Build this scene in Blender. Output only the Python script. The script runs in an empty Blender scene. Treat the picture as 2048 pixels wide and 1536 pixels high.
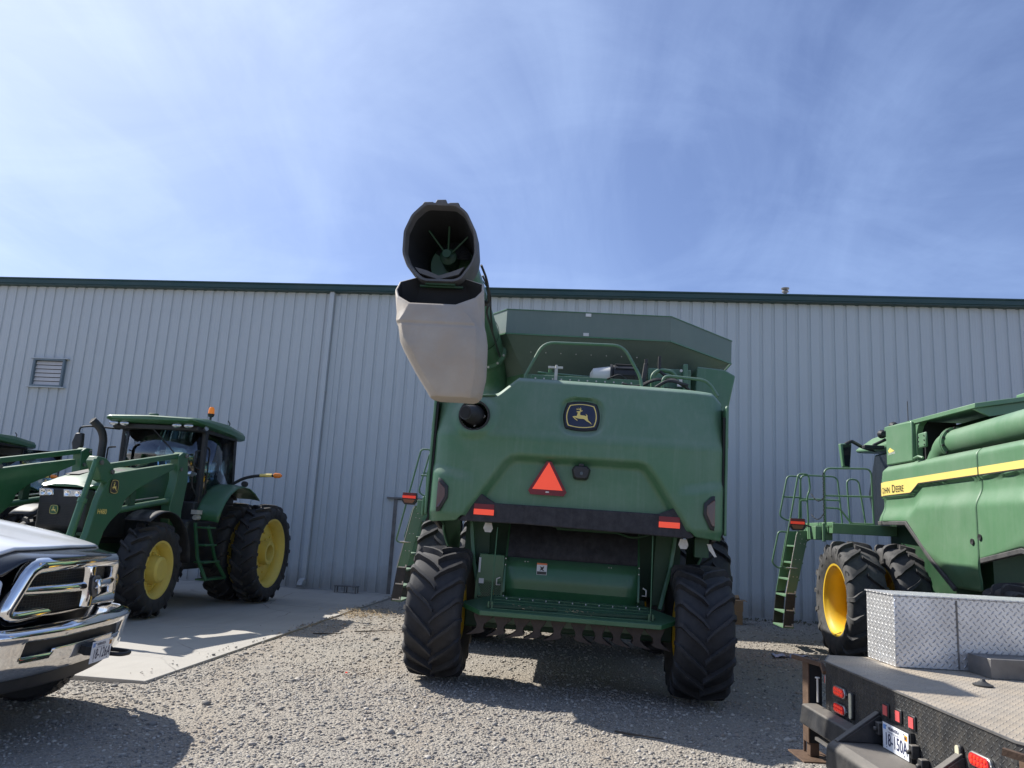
import bpy, math, random
import numpy as np
from mathutils import Vector, Matrix, noise as mnoise
random.seed(7); rng = np.random.default_rng(7)
S = bpy.context.scene
COL = S.collection
R = math.radians
# ------------------------------------------------------------------ camera
cam_d = bpy.data.cameras.new('camera'); cam = bpy.data.objects.new('camera', cam_d); COL.objects.link(cam)
cam_d.sensor_width = 36; cam_d.lens = 36*1538/2048; cam_d.clip_start = .05; cam_d.clip_end = 5000
yaw, th, ro = R(-6.3), R(10.8), R(3.21)
Fh = Vector((math.sin(yaw), math.cos(yaw), 0)); Rh = Vector((math.cos(yaw), -math.sin(yaw), 0)); Zu = Vector((0, 0, 1))
cf = math.cos(th)*Fh + math.sin(th)*Zu; cu0 = -math.sin(th)*Fh + math.cos(th)*Zu
cr = math.cos(ro)*Rh + math.sin(ro)*cu0; cu = math.cos(ro)*cu0 - math.sin(ro)*Rh
M = Matrix((cr, cu, -cf)).transposed().to_4x4(); M.translation = (0, 0, 1.8)
cam.matrix_world = M
S.camera = cam
# ------------------------------------------------------------------ light
SUN = Vector((-.949, .479, 1.0)).normalized()
sun_d = bpy.data.lights.new('sun', 'SUN'); sun_d.energy = 5.0; sun_d.angle = R(.53); sun_d.color = (1, .955, .88)
sun = bpy.data.objects.new('sun', sun_d); COL.objects.link(sun); sun.location = (-20, 15, 30)
sun.rotation_euler = SUN.to_track_quat('Z', 'Y').to_euler()
W = bpy.data.worlds.new('World'); S.world = W; W.use_nodes = True
S.view_settings.view_transform = 'Standard'; S.view_settings.look = 'None'; S.view_settings.gamma = 1
S.view_settings.use_curve_mapping = False; S.view_settings.exposure = .60

class NT:
    def __init__(s, tree): s.t = tree; s.n = tree.nodes; s.l = tree.links
    def new(s, typ, ins=None, **kw):
        n = s.n.new(typ)
        for k, v in kw.items(): setattr(n, k, v)
        for k, v in (ins or {}).items(): s.put(n.inputs[k], v)
        return n
    def put(s, sock, v):
        if isinstance(v, bpy.types.NodeSocket): s.l.new(v, sock)
        else:
            if isinstance(v, tuple) and len(v) == 3 and sock.type == 'RGBA': v = (*v, 1)
            sock.default_value = v
    def m(s, op, a, b=0., c=0., clamp=False):
        n = s.new('ShaderNodeMath', {0: a, 1: b, 2: c}, operation=op, use_clamp=clamp); return n.outputs[0]
    def mix(s, f, a, b, mode='MIX'):
        n = s.new('ShaderNodeMix', data_type='RGBA', blend_type=mode)
        s.put(n.inputs[0], f); s.put(n.inputs[6], a); s.put(n.inputs[7], b); return n.outputs[2]
    def noise(s, vec, scale, detail=4, rough=.55, dist=0.):
        n = s.new('ShaderNodeTexNoise', {'Vector': vec, 'Scale': scale, 'Detail': detail, 'Roughness': rough, 'Distortion': dist}); return n.outputs[0]
    def ramp(s, f, a, b, lo=0., hi=1.):
        n = s.new('ShaderNodeMapRange', {0: f, 1: a, 2: b, 3: lo, 4: hi}); return n.outputs[0]
    def mapping(s, vec, scale=(1, 1, 1), rot=(0, 0, 0), loc=(0, 0, 0)):
        n = s.new('ShaderNodeMapping', {'Vector': vec, 'Scale': scale, 'Rotation': rot, 'Location': loc}); return n.outputs[0]

w = NT(W.node_tree); w.n.clear()
sky = w.new('ShaderNodeTexSky', sky_type='NISHITA', sun_disc=False, sun_elevation=math.asin(SUN.z), sun_rotation=math.atan2(SUN.x, SUN.y), altitude=700, air_density=1.0, dust_density=.6, ozone_density=3.0)
tc = w.new('ShaderNodeTexCoord').outputs['Generated']
sep = w.new('ShaderNodeSeparateXYZ', {0: tc})
zz = w.m('ADD', w.m('MAXIMUM', sep.outputs[2], 0.), .18)
cmb = w.new('ShaderNodeCombineXYZ', {0: w.m('DIVIDE', sep.outputs[0], zz), 1: w.m('DIVIDE', sep.outputs[1], zz), 2: 0.}).outputs[0]
wisp = w.noise(w.mapping(cmb, (1.5, .75, 1), (0, 0, R(52))), .95, 9, .60, 1.6)
wisp2 = w.noise(w.mapping(cmb, (.8, 1.3, 1), (0, 0, R(-20)), (3, 1, 0)), 1.9, 9, .60, 1.2)
veil = w.noise(cmb, .55, 3, .5, .3)
c1 = w.ramp(wisp, .40, .78); c2 = w.ramp(wisp2, .44, .80)
cl = w.m('MULTIPLY_ADD', c1, .60, w.m('MULTIPLY', c2, .32)); cl = w.m('MULTIPLY', cl, w.ramp(veil, .3, .65, .5, 1.15))
# thin high cloud thickens towards the sun's side of the sky
nrm = w.new('ShaderNodeVectorMath', {0: tc}, operation='NORMALIZE').outputs[0]
dsun = w.new('ShaderNodeVectorMath', {0: nrm, 1: tuple(SUN)}, operation='DOT_PRODUCT').outputs['Value']
glow = w.m('POWER', w.ramp(dsun, .25, 1.0), 3.0)
cl = w.m('ADD', cl, w.m('MULTIPLY', glow, 1.15), clamp=True)
cl = w.m('ADD', w.m('MULTIPLY', cl, .62), .05, clamp=True)
hsv = w.new('ShaderNodeHueSaturation', {'Saturation': 1.0, 'Value': 1.0, 'Color': sky.outputs[0]}).outputs[0]
cloudcol = w.mix(glow, (4.2, 5.8, 9.2), (8.2, 9.3, 10.8))
skyc = w.mix(cl, w.mix(1., hsv, (1.10, 1.02, 1.16), 'MULTIPLY'), cloudcol)
bg = w.new('ShaderNodeBackground', {'Color': skyc, 'Strength': .084})
w.l.new(bg.outputs[0], w.new('ShaderNodeOutputWorld').inputs[0])

# ------------------------------------------------------------------ materials
MATS = {}
def material(name, col, rough=.5, metal=0., var=.12, vscale=3., dust=0., dustcol=(.30, .26, .20), bump=0., bscale=60., coat=0., spec=.5, fine=0., up=0., uplo=.2, streak=0., trans=0., alpha=1., emit=None, extra=None):
    if name in MATS: return MATS[name]
    m = bpy.data.materials.new(name); m.use_nodes = True; MATS[name] = m
    t = NT(m.node_tree); p = t.n['Principled BSDF']
    oc = t.new('ShaderNodeTexCoord').outputs['Object']
    v = t.noise(oc, vscale, 5, .6)
    c = t.mix(t.ramp(v, .3, .7), tuple(x*(1-var) for x in col), tuple(min(1, x*(1+var)) for x in col))
    r = rough
    if fine: c = t.mix(t.m('MULTIPLY', t.ramp(t.noise(oc, 90, 3, .7), .35, .7), fine), c, dustcol)
    if dust or up:
        d = t.ramp(t.noise(oc, vscale*1.7, 7, .66, .4), .38, .78)
        d = t.m('MULTIPLY', d, dust)
        if up:
            g = t.new('ShaderNodeNewGeometry'); sz = t.new('ShaderNodeSeparateXYZ', {0: g.outputs['Normal']}).outputs[2]
            d = t.m('ADD', d, t.m('MULTIPLY', t.ramp(sz, uplo, .95 if uplo > .1 else .6), up), clamp=True)
        if streak:
            st = t.ramp(t.noise(t.mapping(oc, (9, 9, .7)), 2.2, 5, .6), .5, .85)
            d = t.m('ADD', d, t.m('MULTIPLY', st, streak), clamp=True)
        c = t.mix(d, c, dustcol); r = t.m('ADD', t.m('MULTIPLY', d, .35), rough, clamp=True)
    if extra: c, r = extra(t, p, oc, c, r)
    t.put(p.inputs['Base Color'], c); t.put(p.inputs['Roughness'], r)
    p.inputs['Metallic'].default_value = metal; p.inputs['Specular IOR Level'].default_value = spec
    p.inputs['Coat Weight'].default_value = coat; p.inputs['Coat Roughness'].default_value = .08
    p.inputs['Transmission Weight'].default_value = trans; p.inputs['Alpha'].default_value = alpha
    if emit: p.inputs['Emission Color'].default_value = (*emit[0], 1); p.inputs['Emission Strength'].default_value = emit[1]
    if bump:
        b = t.new('ShaderNodeBump', {'Strength': bump, 'Distance': .01, 'Height': t.noise(oc, bscale, 4, .6)})
        if p.inputs['Normal'].is_linked: t.put(b.inputs['Normal'], p.inputs['Normal'].links[0].from_socket)
        t.put(p.inputs['Normal'], b.outputs[0])
    return m

def tread_plate(t, p, oc, c, r, cell=.034, wear=None):
    """raised diamond-plate lugs: alternating short bars, as bump and as a little less dirt"""
    uv = t.new('ShaderNodeUVMap').outputs[0]
    s = t.new('ShaderNodeSeparateXYZ', {0: uv})
    # rotate by 45 so the bars run diagonally
    u = t.m('DIVIDE', t.m('ADD', s.outputs[0], s.outputs[1]), cell*1.414); v = t.m('DIVIDE', t.m('SUBTRACT', s.outputs[1], s.outputs[0]), cell*1.414)
    fu, fv = t.m('FLOOR', u), t.m('FLOOR', v)
    par = t.m('ABSOLUTE', t.m('MODULO', t.m('ADD', fu, fv), 2.))
    lu, lv = t.m('SUBTRACT', t.m('SUBTRACT', u, fu), .5), t.m('SUBTRACT', t.m('SUBTRACT', v, fv), .5)
    def ell(a, b): return t.m('SUBTRACT', 1., t.m('ADD', t.m('POWER', t.m('ABSOLUTE', t.m('DIVIDE', a, .46)), 2.), t.m('POWER', t.m('ABSOLUTE', t.m('DIVIDE', b, .15)), 2.)), clamp=True)
    e = t.m('ADD', t.m('MULTIPLY', ell(lu, lv), par), t.m('MULTIPLY', ell(lv, lu), t.m('SUBTRACT', 1., par)))
    b = t.new('ShaderNodeBump', {'Strength': 1.0, 'Distance': .009, 'Height': t.m('POWER', e, .6)})
    t.put(p.inputs['Normal'], b.outputs[0])
    if wear: c = t.mix(t.m('MULTIPLY', t.ramp(e, .1, .8), wear[1]), c, wear[0])
    return c, r

GREEN = (.060, .162, .078)
tank_green = material('green_paint_grey_dusty', (.125, .170, .145), .5, var=.07, vscale=1.2, dust=.3, dustcol=(.22, .25, .225), up=.3, streak=.2)  # grey-green of the dusty tank extension panels
green = material('green_paint', GREEN, .34, var=.07, vscale=.9, dust=.30, dustcol=(.215, .285, .235), coat=.12, bump=.08, bscale=25, up=.60, uplo=.02, streak=.22)
green_sunny = material('green_paint_sunlit_dusty', (.098, .212, .108), .40, var=.07, vscale=.8, dust=.35, dustcol=(.22, .30, .22), coat=.1, bump=.08, bscale=25, up=.35, streak=.2)  # paler copy for the right combine, sunlight put into the colour besides dust
green_deep = material('green_paint_deep', (.030, .120, .046), .34, var=.14, vscale=1.3, dust=.22, dustcol=(.12, .17, .12), coat=.25, bump=.06, bscale=25, up=.35)  # deeper, less dusty green for the tractors and the combine's rear works
green_in = material('green_inner', (.010, .055, .020), .5, var=.2, vscale=2., dust=.25, dustcol=(.10, .11, .08), up=.3)  # darker copy of the green, shade of inner parts put into the colour
yellow = material('yellow_paint', (.72, .47, .025), .42, var=.08, vscale=2, dust=.22, dustcol=(.42, .32, .14), bump=.08)
yellow_pale = material('yellow_rim_paint', (.74, .57, .11), .5, var=.08, vscale=2, dust=.28, dustcol=(.42, .35, .19))
decal_y = material('yellow_decal', (.80, .63, .18), .4, var=.03)
rubber = material('tyre_rubber', (.020, .020, .022), .66, var=.25, vscale=4, dust=.40, dustcol=(.085, .082, .080), bump=.25, bscale=120, up=.45)
rubber_new = material('tyre_rubber_dusty', (.040, .040, .042), .7, var=.25, vscale=4, dust=.55, dustcol=(.15, .145, .14), bump=.25, bscale=120, up=.2)
black = material('black_plastic', (.018, .019, .021), .5, var=.3, vscale=6, dust=.25, dustcol=(.09, .085, .08), up=.2)
blackbar = material('black_grip_strip', (.022, .022, .026), .75, var=.4, vscale=9, dust=.45, dustcol=(.085, .08, .085), streak=.4, bump=.4, bscale=80)
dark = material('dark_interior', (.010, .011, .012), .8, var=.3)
chutemat = material('grey_poly_chute', (.38, .345, .30), .62, var=.12, vscale=2.2, dust=.65, dustcol=(.40, .315, .225), bump=.15, bscale=45)
bootmat = material('dark_grey_boot', (.085, .086, .088), .6, var=.15, dust=.4, dustcol=(.20, .19, .18), up=.7)  # patchy dust; upward faces also paler, sunlight on top put into the colour
steel = material('bare_steel', (.42, .42, .41), .38, .9, var=.2, dust=.3, dustcol=(.2, .18, .15))
zinc = material('zinc_plate', (.62, .60, .55), .45, .3, var=.15, vscale=9, dust=.3)
rust = material('rusty_steel', (.115, .070, .045), .75, .25, var=.35, vscale=8, dust=.4, dustcol=(.18, .12, .08), bump=.3)
chrome = material('chrome', (.80, .80, .80), .07, 1., var=.03, dust=.10, dustcol=(.45, .42, .38))
white = material('white_paint', (.78, .79, .80), .22, var=.02, coat=.6, dust=.06, dustcol=(.55, .52, .47))
redrefl = material('red_reflector', (.85, .045, .020), .35, var=.06, emit=((1., .07, .03), .18))  # faint glow added, though a reflector is no lamp
redorange = material('orange_red_reflective_film', (.90, .075, .030), .4, var=.04, emit=((1., .10, .05), .28))  # film brightened by a little glow of its own in the material
darkred = material('dark_red_film', (.17, .010, .016), .4, var=.15)
redlens = material('red_lens', (.45, .010, .014), .15, var=.1, coat=.5, emit=((1., .02, .03), .06))
lampred = material('smoked_lamp_lens', (.075, .030, .030), .18, var=.2, coat=.4)
amber = material('amber_lens', (.80, .22, .015), .25, var=.1, coat=.4)
amber_dark = material('amber_reflector', (.25, .085, .03), .3, var=.15)
clear = material('clear_lamp_lens', (.50, .52, .55), .10, .75, var=.25, vscale=20, coat=.5)
glass = bpy.data.materials.new('cab_glass'); glass.use_nodes = True; _g = NT(glass.node_tree); _g.n.clear()
_fr = _g.new('ShaderNodeFresnel', {'IOR': 2.1}).outputs[0]
_tr = _g.new('ShaderNodeBsdfTransparent', {'Color': (.74, .84, .84)}).outputs[0]; _gl = _g.new('ShaderNodeBsdfGlossy', {'Color': (.9, .95, 1.), 'Roughness': .03}).outputs[0]
_g.l.new(_g.new('ShaderNodeMixShader', {0: _fr, 1: _tr, 2: _gl}).outputs[0], _g.new('ShaderNodeOutputMaterial').inputs[0])
darkglass = material('dark_glass', (.02, .025, .03), .04, var=.1, spec=.8)
mirrorm = material('mirror_glass', (.7, .72, .75), .03, 1., var=.02)
cabgrey = material('cab_interior_grey', (.10, .105, .115), .8, var=.15)
paper = material('white_label', (.62, .62, .60), .5, var=.08)
orange_lbl = material('warning_orange', (.70, .17, .05), .5, var=.05)
def wall_extra(t, p, oc, c, r):
    z = t.new('ShaderNodeSeparateXYZ', {0: oc}).outputs[2]
    wpos = t.new('ShaderNodeNewGeometry').outputs['Position']
    n = t.noise(wpos, 1.7, 6, .65); splash = t.m('MULTIPLY', t.ramp(t.m('ADD', z, t.m('MULTIPLY', n, -.9)), -.35, .25, 1., 0.), .55)
    c = t.mix(splash, c, (.20, .17, .14))
    st = t.ramp(t.noise(t.mapping(wpos, (7, 7, .12)), 1.2, 5, .6), .58, .82); c = t.mix(t.m('MULTIPLY', st, .16), c, (.27, .27, .27))
    return t.mix(t.m('MULTIPLY', t.ramp(t.noise(wpos, .22, 3, .5), .35, .7), .10), c, (.36, .38, .40)), r
wallm = material('grey_wall_paint', (.50, .535, .545), .42, var=.035, vscale=.35, dust=.06, dustcol=(.36, .34, .31), bump=.02, bscale=8, extra=wall_extra)
trimgreen = material('dark_green_trim', (.018, .055, .053), .4, var=.1, vscale=.6, dust=.08)
doorm = material('pale_door_paint', (.52, .54, .55), .5, var=.04, dust=.1)
louver = material('pale_louver_metal', (.58, .56, .54), .45, .1, var=.06, dust=.2)
card = material('brown_cardboard', (.36, .215, .105), .8, var=.15, dust=.2)
cloth = material('pale_blue_cloth', (.42, .44, .56), .85, var=.12)
woodm = material('weathered_wood', (.30, .235, .165), .8, var=.25, vscale=7, dust=.3, bump=.3)
plate_w = material('plate_white', (.74, .76, .80), .35, var=.03)
ink = material('dark_ink', (.03, .035, .09), .5, var=.05)
inkblack = material('dark_grey_ink', (.035, .033, .03), .5, var=.05)
stickblue = material('plate_sticker_blue', (.16, .30, .62), .5, var=.05)
stickor = material('plate_sticker_orange', (.85, .38, .02), .5, var=.05)
alum = material('tread_plate_aluminium', (.62, .62, .62), .34, .55, var=.16, vscale=2.5, dust=.35, dustcol=(.36, .33, .29), extra=lambda t, p, oc, c, r: tread_plate(t, p, oc, c, r, .040))
bedtop = material('worn_tread_plate_deck', (.33, .29, .235), .6, .1, var=.25, vscale=2.0, dust=.75, dustcol=(.46, .37, .265), extra=lambda t, p, oc, c, r: tread_plate(t, p, oc, c, r, .036, ((.50, .45, .38), .6)))
bedblack = material('black_tread_plate', (.024, .026, .029), .42, .1, var=.35, vscale=4, dust=.30, dustcol=(.19, .165, .13), streak=.25, extra=lambda t, p, oc, c, r: tread_plate(t, p, oc, c, r, .032, ((.075, .078, .082), .8)))
blacksteel = material('scuffed_black_steel', (.030, .032, .036), .42, .2, var=.4, vscale=5, dust=.22, dustcol=(.20, .18, .155), up=.7, streak=.1, bump=.25, bscale=30)
rawsteel = material('dull_steel_plate', (.16, .155, .15), .5, .5, var=.35, vscale=5, dust=.4, dustcol=(.26, .23, .19))
straw = material('dry_straw', (.50, .38, .22), .85, var=.2)

def gravel_extra(t, p, oc, c, r):
    big = t.ramp(t.noise(oc, .35, 5, .6), .35, .68)
    c = t.mix(big, (.29, .268, .235), (.335, .288, .228))
    vo = t.new('ShaderNodeTexVoronoi', {'Vector': oc, 'Scale': 62.}); vc = vo.outputs['Color']
    g = t.new('ShaderNodeSeparateXYZ', {0: vc}).outputs[0]
    c = t.mix(.55, c, t.mix(g, (.185, .172, .152), (.42, .385, .33)))
    c = t.mix(t.m('MULTIPLY', t.ramp(t.noise(oc, 1.3, 6, .65), .45, .8), .45), c, (.26, .21, .16))
    sx = t.new('ShaderNodeSeparateXYZ', {0: oc}); wob = t.m('MULTIPLY', t.m('SUBTRACT', t.noise(oc, .25, 3, .5), .5), 2.4)
    trk = t.m('ABSOLUTE', t.m('SINE', t.m('MULTIPLY', t.m('ADD', t.m('ADD', sx.outputs[0], t.m('MULTIPLY', sx.outputs[1], .22)), wob), 1.65)))
    c = t.mix(t.m('MULTIPLY', t.ramp(trk, .0, .35, 1., 0.), .42), c, (.285, .238, .185))
    vo2 = t.new('ShaderNodeTexVoronoi', {'Vector': oc, 'Scale': 38., 'Randomness': 1.})
    h = t.m('ADD', t.m('MULTIPLY', vo.outputs['Distance'], -.5), t.m('MULTIPLY', vo2.outputs['Distance'], -1.))
    h = t.m('ADD', h, t.m('MULTIPLY', t.noise(oc, 9, 5, .6), 2.))
    b = t.new('ShaderNodeBump', {'Strength': 1., 'Distance': .018, 'Height': h})
    t.put(p.inputs['Normal'], b.outputs[0]); return c, .92
gravelm = material('gravel_ground', (.3, .28, .25), .9, extra=gravel_extra)
def stone_extra(t, p, oc, c, r):
    g = t.new('ShaderNodeNewGeometry').outputs['Random Per Island']
    cr_ = t.new('ShaderNodeValToRGB', {0: g}); e = cr_.color_ramp.elements
    e[0].position = 0; e[0].color = (.155, .146, .135, 1); e[1].position = 1; e[1].color = (.54, .495, .425, 1)
    for pos, col in ((.25, (.25, .236, .215)), (.5, (.34, .315, .28)), (.7, (.30, .25, .20)), (.85, (.43, .395, .345))):
        x = e.new(pos); x.color = (*col, 1)
    return cr_.outputs[0], .85
stonem = material('gravel_stones', (.3, .28, .25), .9, extra=stone_extra)
def conc_extra(t, p, oc, c, r):
    c = t.mix(t.ramp(t.noise(oc, .5, 7, .68, .4), .38, .72), (.345, .325, .29), (.415, .39, .35))
    c = t.mix(t.m('MULTIPLY', t.ramp(t.noise(oc, 2.6, 8, .72, .8), .55, .8), .45), c, (.33, .30, .265))
    c = t.mix(t.m('MULTIPLY', t.ramp(t.noise(oc, 60, 3, .7), .5, .9), .35), c, (.30, .28, .25))
    cr_ = t.new('ShaderNodeTexVoronoi', {'Vector': t.mix(.12, oc, t.new('ShaderNodeTexNoise', {'Vector': oc, 'Scale': 1.5}).outputs['Color']), 'Scale': .42}, feature='DISTANCE_TO_EDGE').outputs['Distance']
    c = t.mix(t.m('MULTIPLY', t.m('MULTIPLY', t.ramp(cr_, .001, .006, 1., 0.), t.ramp(t.noise(oc, .4, 2, .5), .45, .6)), .7), c, (.12, .11, .10))
    tm = t.ramp(t.noise(t.mapping(oc, (5.5, .35, 1), (0, 0, R(7))), 1., 6, .65), .52, .75); c = t.mix(t.m('MULTIPLY', tm, .38), c, (.24, .225, .20)); return c, .88
concm = material('concrete', (.5, .47, .42), .9, bump=.3, bscale=40, extra=conc_extra)

# ------------------------------------------------------------------ mesh helpers
class MB:
    def __init__(s): s.v = []; s.f = []; s.mi = []; s.cur = 0
    def add(s, vs, fs):
        o = len(s.v); s.v += [tuple(map(float, p)) for p in vs]; s.f += [tuple(i+o for i in q) for q in fs]; s.mi += [s.cur]*len(fs); return s
    def box(s, x0, x1, y0, y1, z0, z1, mtx=None):
        vs = [(x, y, z) for z in (z0, z1) for y in (y0, y1) for x in (x0, x1)]
        if mtx is not None: vs = [mtx @ Vector(p) for p in vs]
        return s.add(vs, [(0, 2, 3, 1), (4, 5, 7, 6), (0, 1, 5, 4), (2, 6, 7, 3), (0, 4, 6, 2), (1, 3, 7, 5)])
    def prism(s, poly, ax, a, b, mtx=None):
        """polygon in the two other axes (cyclic order) extruded along ax from a to b"""
        def mk(u, v, w_):
            return {'x': (w_, u, v), 'y': (u, w_, v), 'z': (u, v, w_)}[ax]
        n = len(poly); vs = [mk(u, v, a) for u, v in poly] + [mk(u, v, b) for u, v in poly]
        if mtx is not None: vs = [mtx @ Vector(p) for p in vs]
        area = sum(poly[i][0]*poly[(i+1) % n][1]-poly[(i+1) % n][0]*poly[i][1] for i in range(n))
        flip = (area > 0) ^ (b < a) ^ (ax == 'y')
        fs = [tuple(range(n)), tuple(range(2*n-1, n-1, -1))] + [(i, i+n, (i+1) % n+n, (i+1) % n) for i in range(n)]
        if flip: fs = [q[::-1] for q in fs]
        return s.add(vs, fs)
    def rings(s, rs, cap=True, closed=False):
        n = len(rs[0]); vs = [p for q in rs for p in q]; fs = []
        m = len(rs)
        for i in range(m if closed else m-1):
            a, b = i*n, ((i+1) % m)*n
            for j in range(n): fs.append((a+j, a+(j+1) % n, b+(j+1) % n, b+j))
        if cap and not closed: fs += [tuple(range(n-1, -1, -1)), tuple(range((m-1)*n, m*n))]
        return s.add(vs, fs)
    def tube(s, path, r, n=8, closed=False, round_=0.):
        P = [Vector(p) for p in path]
        if round_: P = fillet(P, round_, closed)
        rs = []; m = len(P); up = None
        for i, p in enumerate(P):
            a = P[i-1] if (i or closed) else p; b = P[(i+1) % m] if (i < m-1 or closed) else p
            t = (b-a).normalized()
            if up is None:
                up = Vector((0, 0, 1)) if abs(t.z) < .9 else Vector((1, 0, 0))
            u = (up - t*up.dot(t)).normalized(); v_ = t.cross(u); up = u
            rr = r[i] if isinstance(r, (list, tuple)) else r
            rs.append([p+u*math.cos(k*2*math.pi/n)*rr+v_*math.sin(k*2*math.pi/n)*rr for k in range(n)])
        return s.rings(rs, True, closed)
    def bar(s, path, w_, d, up=(0, 0, 1), closed=False):
        """rectangular section swept along a path: w_ across 'up' x t, d along up"""
        P = [Vector(p) for p in path]; up = Vector(up); rs = []; m = len(P)
        for i, p in enumerate(P):
            a = P[i-1] if (i or closed) else p; b = P[(i+1) % m] if (i < m-1 or closed) else p
            t = (b-a).normalized(); u = (up - t*up.dot(t)).normalized(); v_ = t.cross(u)
            k = 1.
            if (0 < i < m-1) or closed:
                c = (p-a).normalized().dot((b-p).normalized()); k = 1/max(.5, math.sqrt((1+c)/2))
            rs.append([p+u*d/2+v_*w_/2*k, p-u*d/2+v_*w_/2*k, p-u*d/2-v_*w_/2*k, p+u*d/2-v_*w_/2*k])
        return s.rings(rs, True, closed)
    def cyl(s, p0, p1, r0, r1=None, n=16): return s.tube([p0, p1], [r0, r0 if r1 is None else r1], n)
    def lathe(s, prof, ax='x', c=(0, 0, 0), n=32, cap=True):
        """profile [(along, radius)] turned round the axis"""
        rs = []
        for a, r_ in prof:
            q = []
            for k in range(n):
                t = 2*math.pi*k/n; u, v_ = r_*math.cos(t), r_*math.sin(t)
                q.append({'x': (c[0]+a, c[1]+u, c[2]+v_), 'y': (c[0]+v_, c[1]+a, c[2]+u), 'z': (c[0]+u, c[1]+v_, c[2]+a)}[ax])
            rs.append(q)
        return s.rings(rs, cap)
    def grid(s, fn, us, vs_, skip=None, flip=False):
        nu, nv = len(us), len(vs_)
        V = [fn(u, v_) for u in us for v_ in vs_]; F = []
        for i in range(nu-1):
            for j in range(nv-1):
                if skip and skip((us[i]+us[i+1])/2, (vs_[j]+vs_[j+1])/2): continue
                q = (i*nv+j, (i+1)*nv+j, (i+1)*nv+j+1, i*nv+j+1); F.append(q[::-1] if flip else q)
        return s.add(V, F)
    def ball(s, c, r_, n=12, sc=(1, 1, 1)):
        rs = []
        for i in range(1, n//2):
            a = math.pi*i/(n//2); rs.append([(c[0]+r_*sc[0]*math.sin(a)*math.cos(2*math.pi*k/n), c[1]+r_*sc[1]*math.sin(a)*math.sin(2*math.pi*k/n), c[2]-r_*sc[2]*math.cos(a)) for k in range(n)])
        return s.rings(rs)
    def mesh(s, name, mats, smooth=None, uv=False):
        me = bpy.data.meshes.new(name); me.from_pydata(s.v, [], s.f)
        for m_ in (mats if isinstance(mats, (list, tuple)) else [mats]): me.materials.append(m_)
        if len(set(s.mi)) > 1: me.polygons.foreach_set('material_index', s.mi)
        if smooth is not None:
            me.polygons.foreach_set('use_smooth', [True]*len(me.polygons)); me.set_sharp_from_angle(angle=R(smooth))
        if uv:
            L = me.uv_layers.new(name='UVMap')
            for p in me.polygons:
                n_ = p.normal; a = max(range(3), key=lambda i: abs(n_[i]))
                i, j = [(1, 2), (0, 2), (0, 1)][a]
                for li in p.loop_indices:
                    co = me.vertices[me.loops[li].vertex_index].co; L.data[li].uv = (co[i], co[j])
        me.update(); return me
    def build(s, name, mat, parent=None, bevel=0., smooth=30, uv=False, solid=0., loc=None, seg=2):
        return place(s.mesh(name, mat, smooth, uv), name, parent, bevel, solid, loc, seg)

STUFF = {'tailboard_bolts', 'gate_chain', 'hydraulic_hose', 'plate_bolts', 'shroud_bolts', 'flange_bolts', 'deck_bolts', 'tank_bolts', 'engine_hoses', 'auger_hose', 'lamp_diodes', 'armored_hose', 'grille_bars', 'tailboard_ribs', 'ladder_step_edge', 'wiring_socket', 'trailer_cable', 'deck_clamps', 'deck_fittings', 'cover_hinge', 'boot_ribs', 'cable_bracket', 'tank_rim', 'pivot_pins', 'warning_figure', 'plate_lettering', 'side_lettering', 'tyre_lettering', 'arm_lettering', 'sticker_lettering', 'auger_flange', 'box_flap', 'work_lamp_cluster', 'lamp_reflector'}
def place(me, name, parent=None, bevel=0., solid=0., loc=None, seg=2):
    o = bpy.data.objects.new(name, me); COL.objects.link(o)
    if parent is not None: o.parent = parent
    if name in STUFF: o['kind'] = 'stuff'
    if loc is not None: o.location = loc
    if solid:
        md = o.modifiers.new('solid', 'SOLIDIFY'); md.thickness = solid; md.offset = -1
    if bevel:
        md = o.modifiers.new('bevel', 'BEVEL'); md.width = bevel; md.segments = seg; md.limit_method = 'ANGLE'; md.angle_limit = R(35)
        md.harden_normals = False
    return o

def fillet(P, rad, closed=False, k=5):
    out = []; n = len(P)
    for i, p in enumerate(P):
        if not closed and (i == 0 or i == n-1): out.append(p); continue
        a, b = P[i-1], P[(i+1) % n]
        d0, d1 = (a-p), (b-p); r_ = min(rad, d0.length*.45, d1.length*.45)
        if d0.normalized().dot(d1.normalized()) < -.995: out.append(p); continue
        s0, s1 = p+d0.normalized()*r_, p+d1.normalized()*r_
        for j in range(k+1):
            t = j/k; out.append((1-t)**2*s0+2*t*(1-t)*p+t*t*s1)
    return out

def thing(name, label, cat, loc=(0, 0, 0), rot=(0, 0, 0), group=None):
    o = bpy.data.objects.new(name, None); COL.objects.link(o); o.location = loc; o.rotation_euler = rot
    o.empty_display_size = .3
    return tag(o, label, cat, group)
def tag(o, label, cat, group=None, kind=None):
    if label: o['label'] = label
    if cat: o['category'] = cat
    if group: o['group'] = group
    if kind: o['kind'] = kind
    return o
def text_mb(mb, s_, size, org, ux, uz, bold=0.):
    """flat lettering: adds the glyph faces at org, running along ux with height along uz"""
    cu = bpy.data.curves.new('t', 'FONT'); cu.body = s_; cu.size = size; cu.offset = bold; cu.resolution_u = 3
    o = bpy.data.objects.new('t', cu); COL.objects.link(o); dg = bpy.context.evaluated_depsgraph_get()
    me = bpy.data.meshes.new_from_object(o.evaluated_get(dg)); ux = Vector(ux); uz = Vector(uz); org = Vector(org)
    xs = [v.co.x for v in me.vertices]; wd = max(xs) if xs else 0
    mb.add([org+ux*v.co.x+uz*v.co.y for v in me.vertices], [tuple(p.vertices) for p in me.polygons])
    bpy.data.objects.remove(o); bpy.data.curves.remove(cu); return wd
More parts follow.
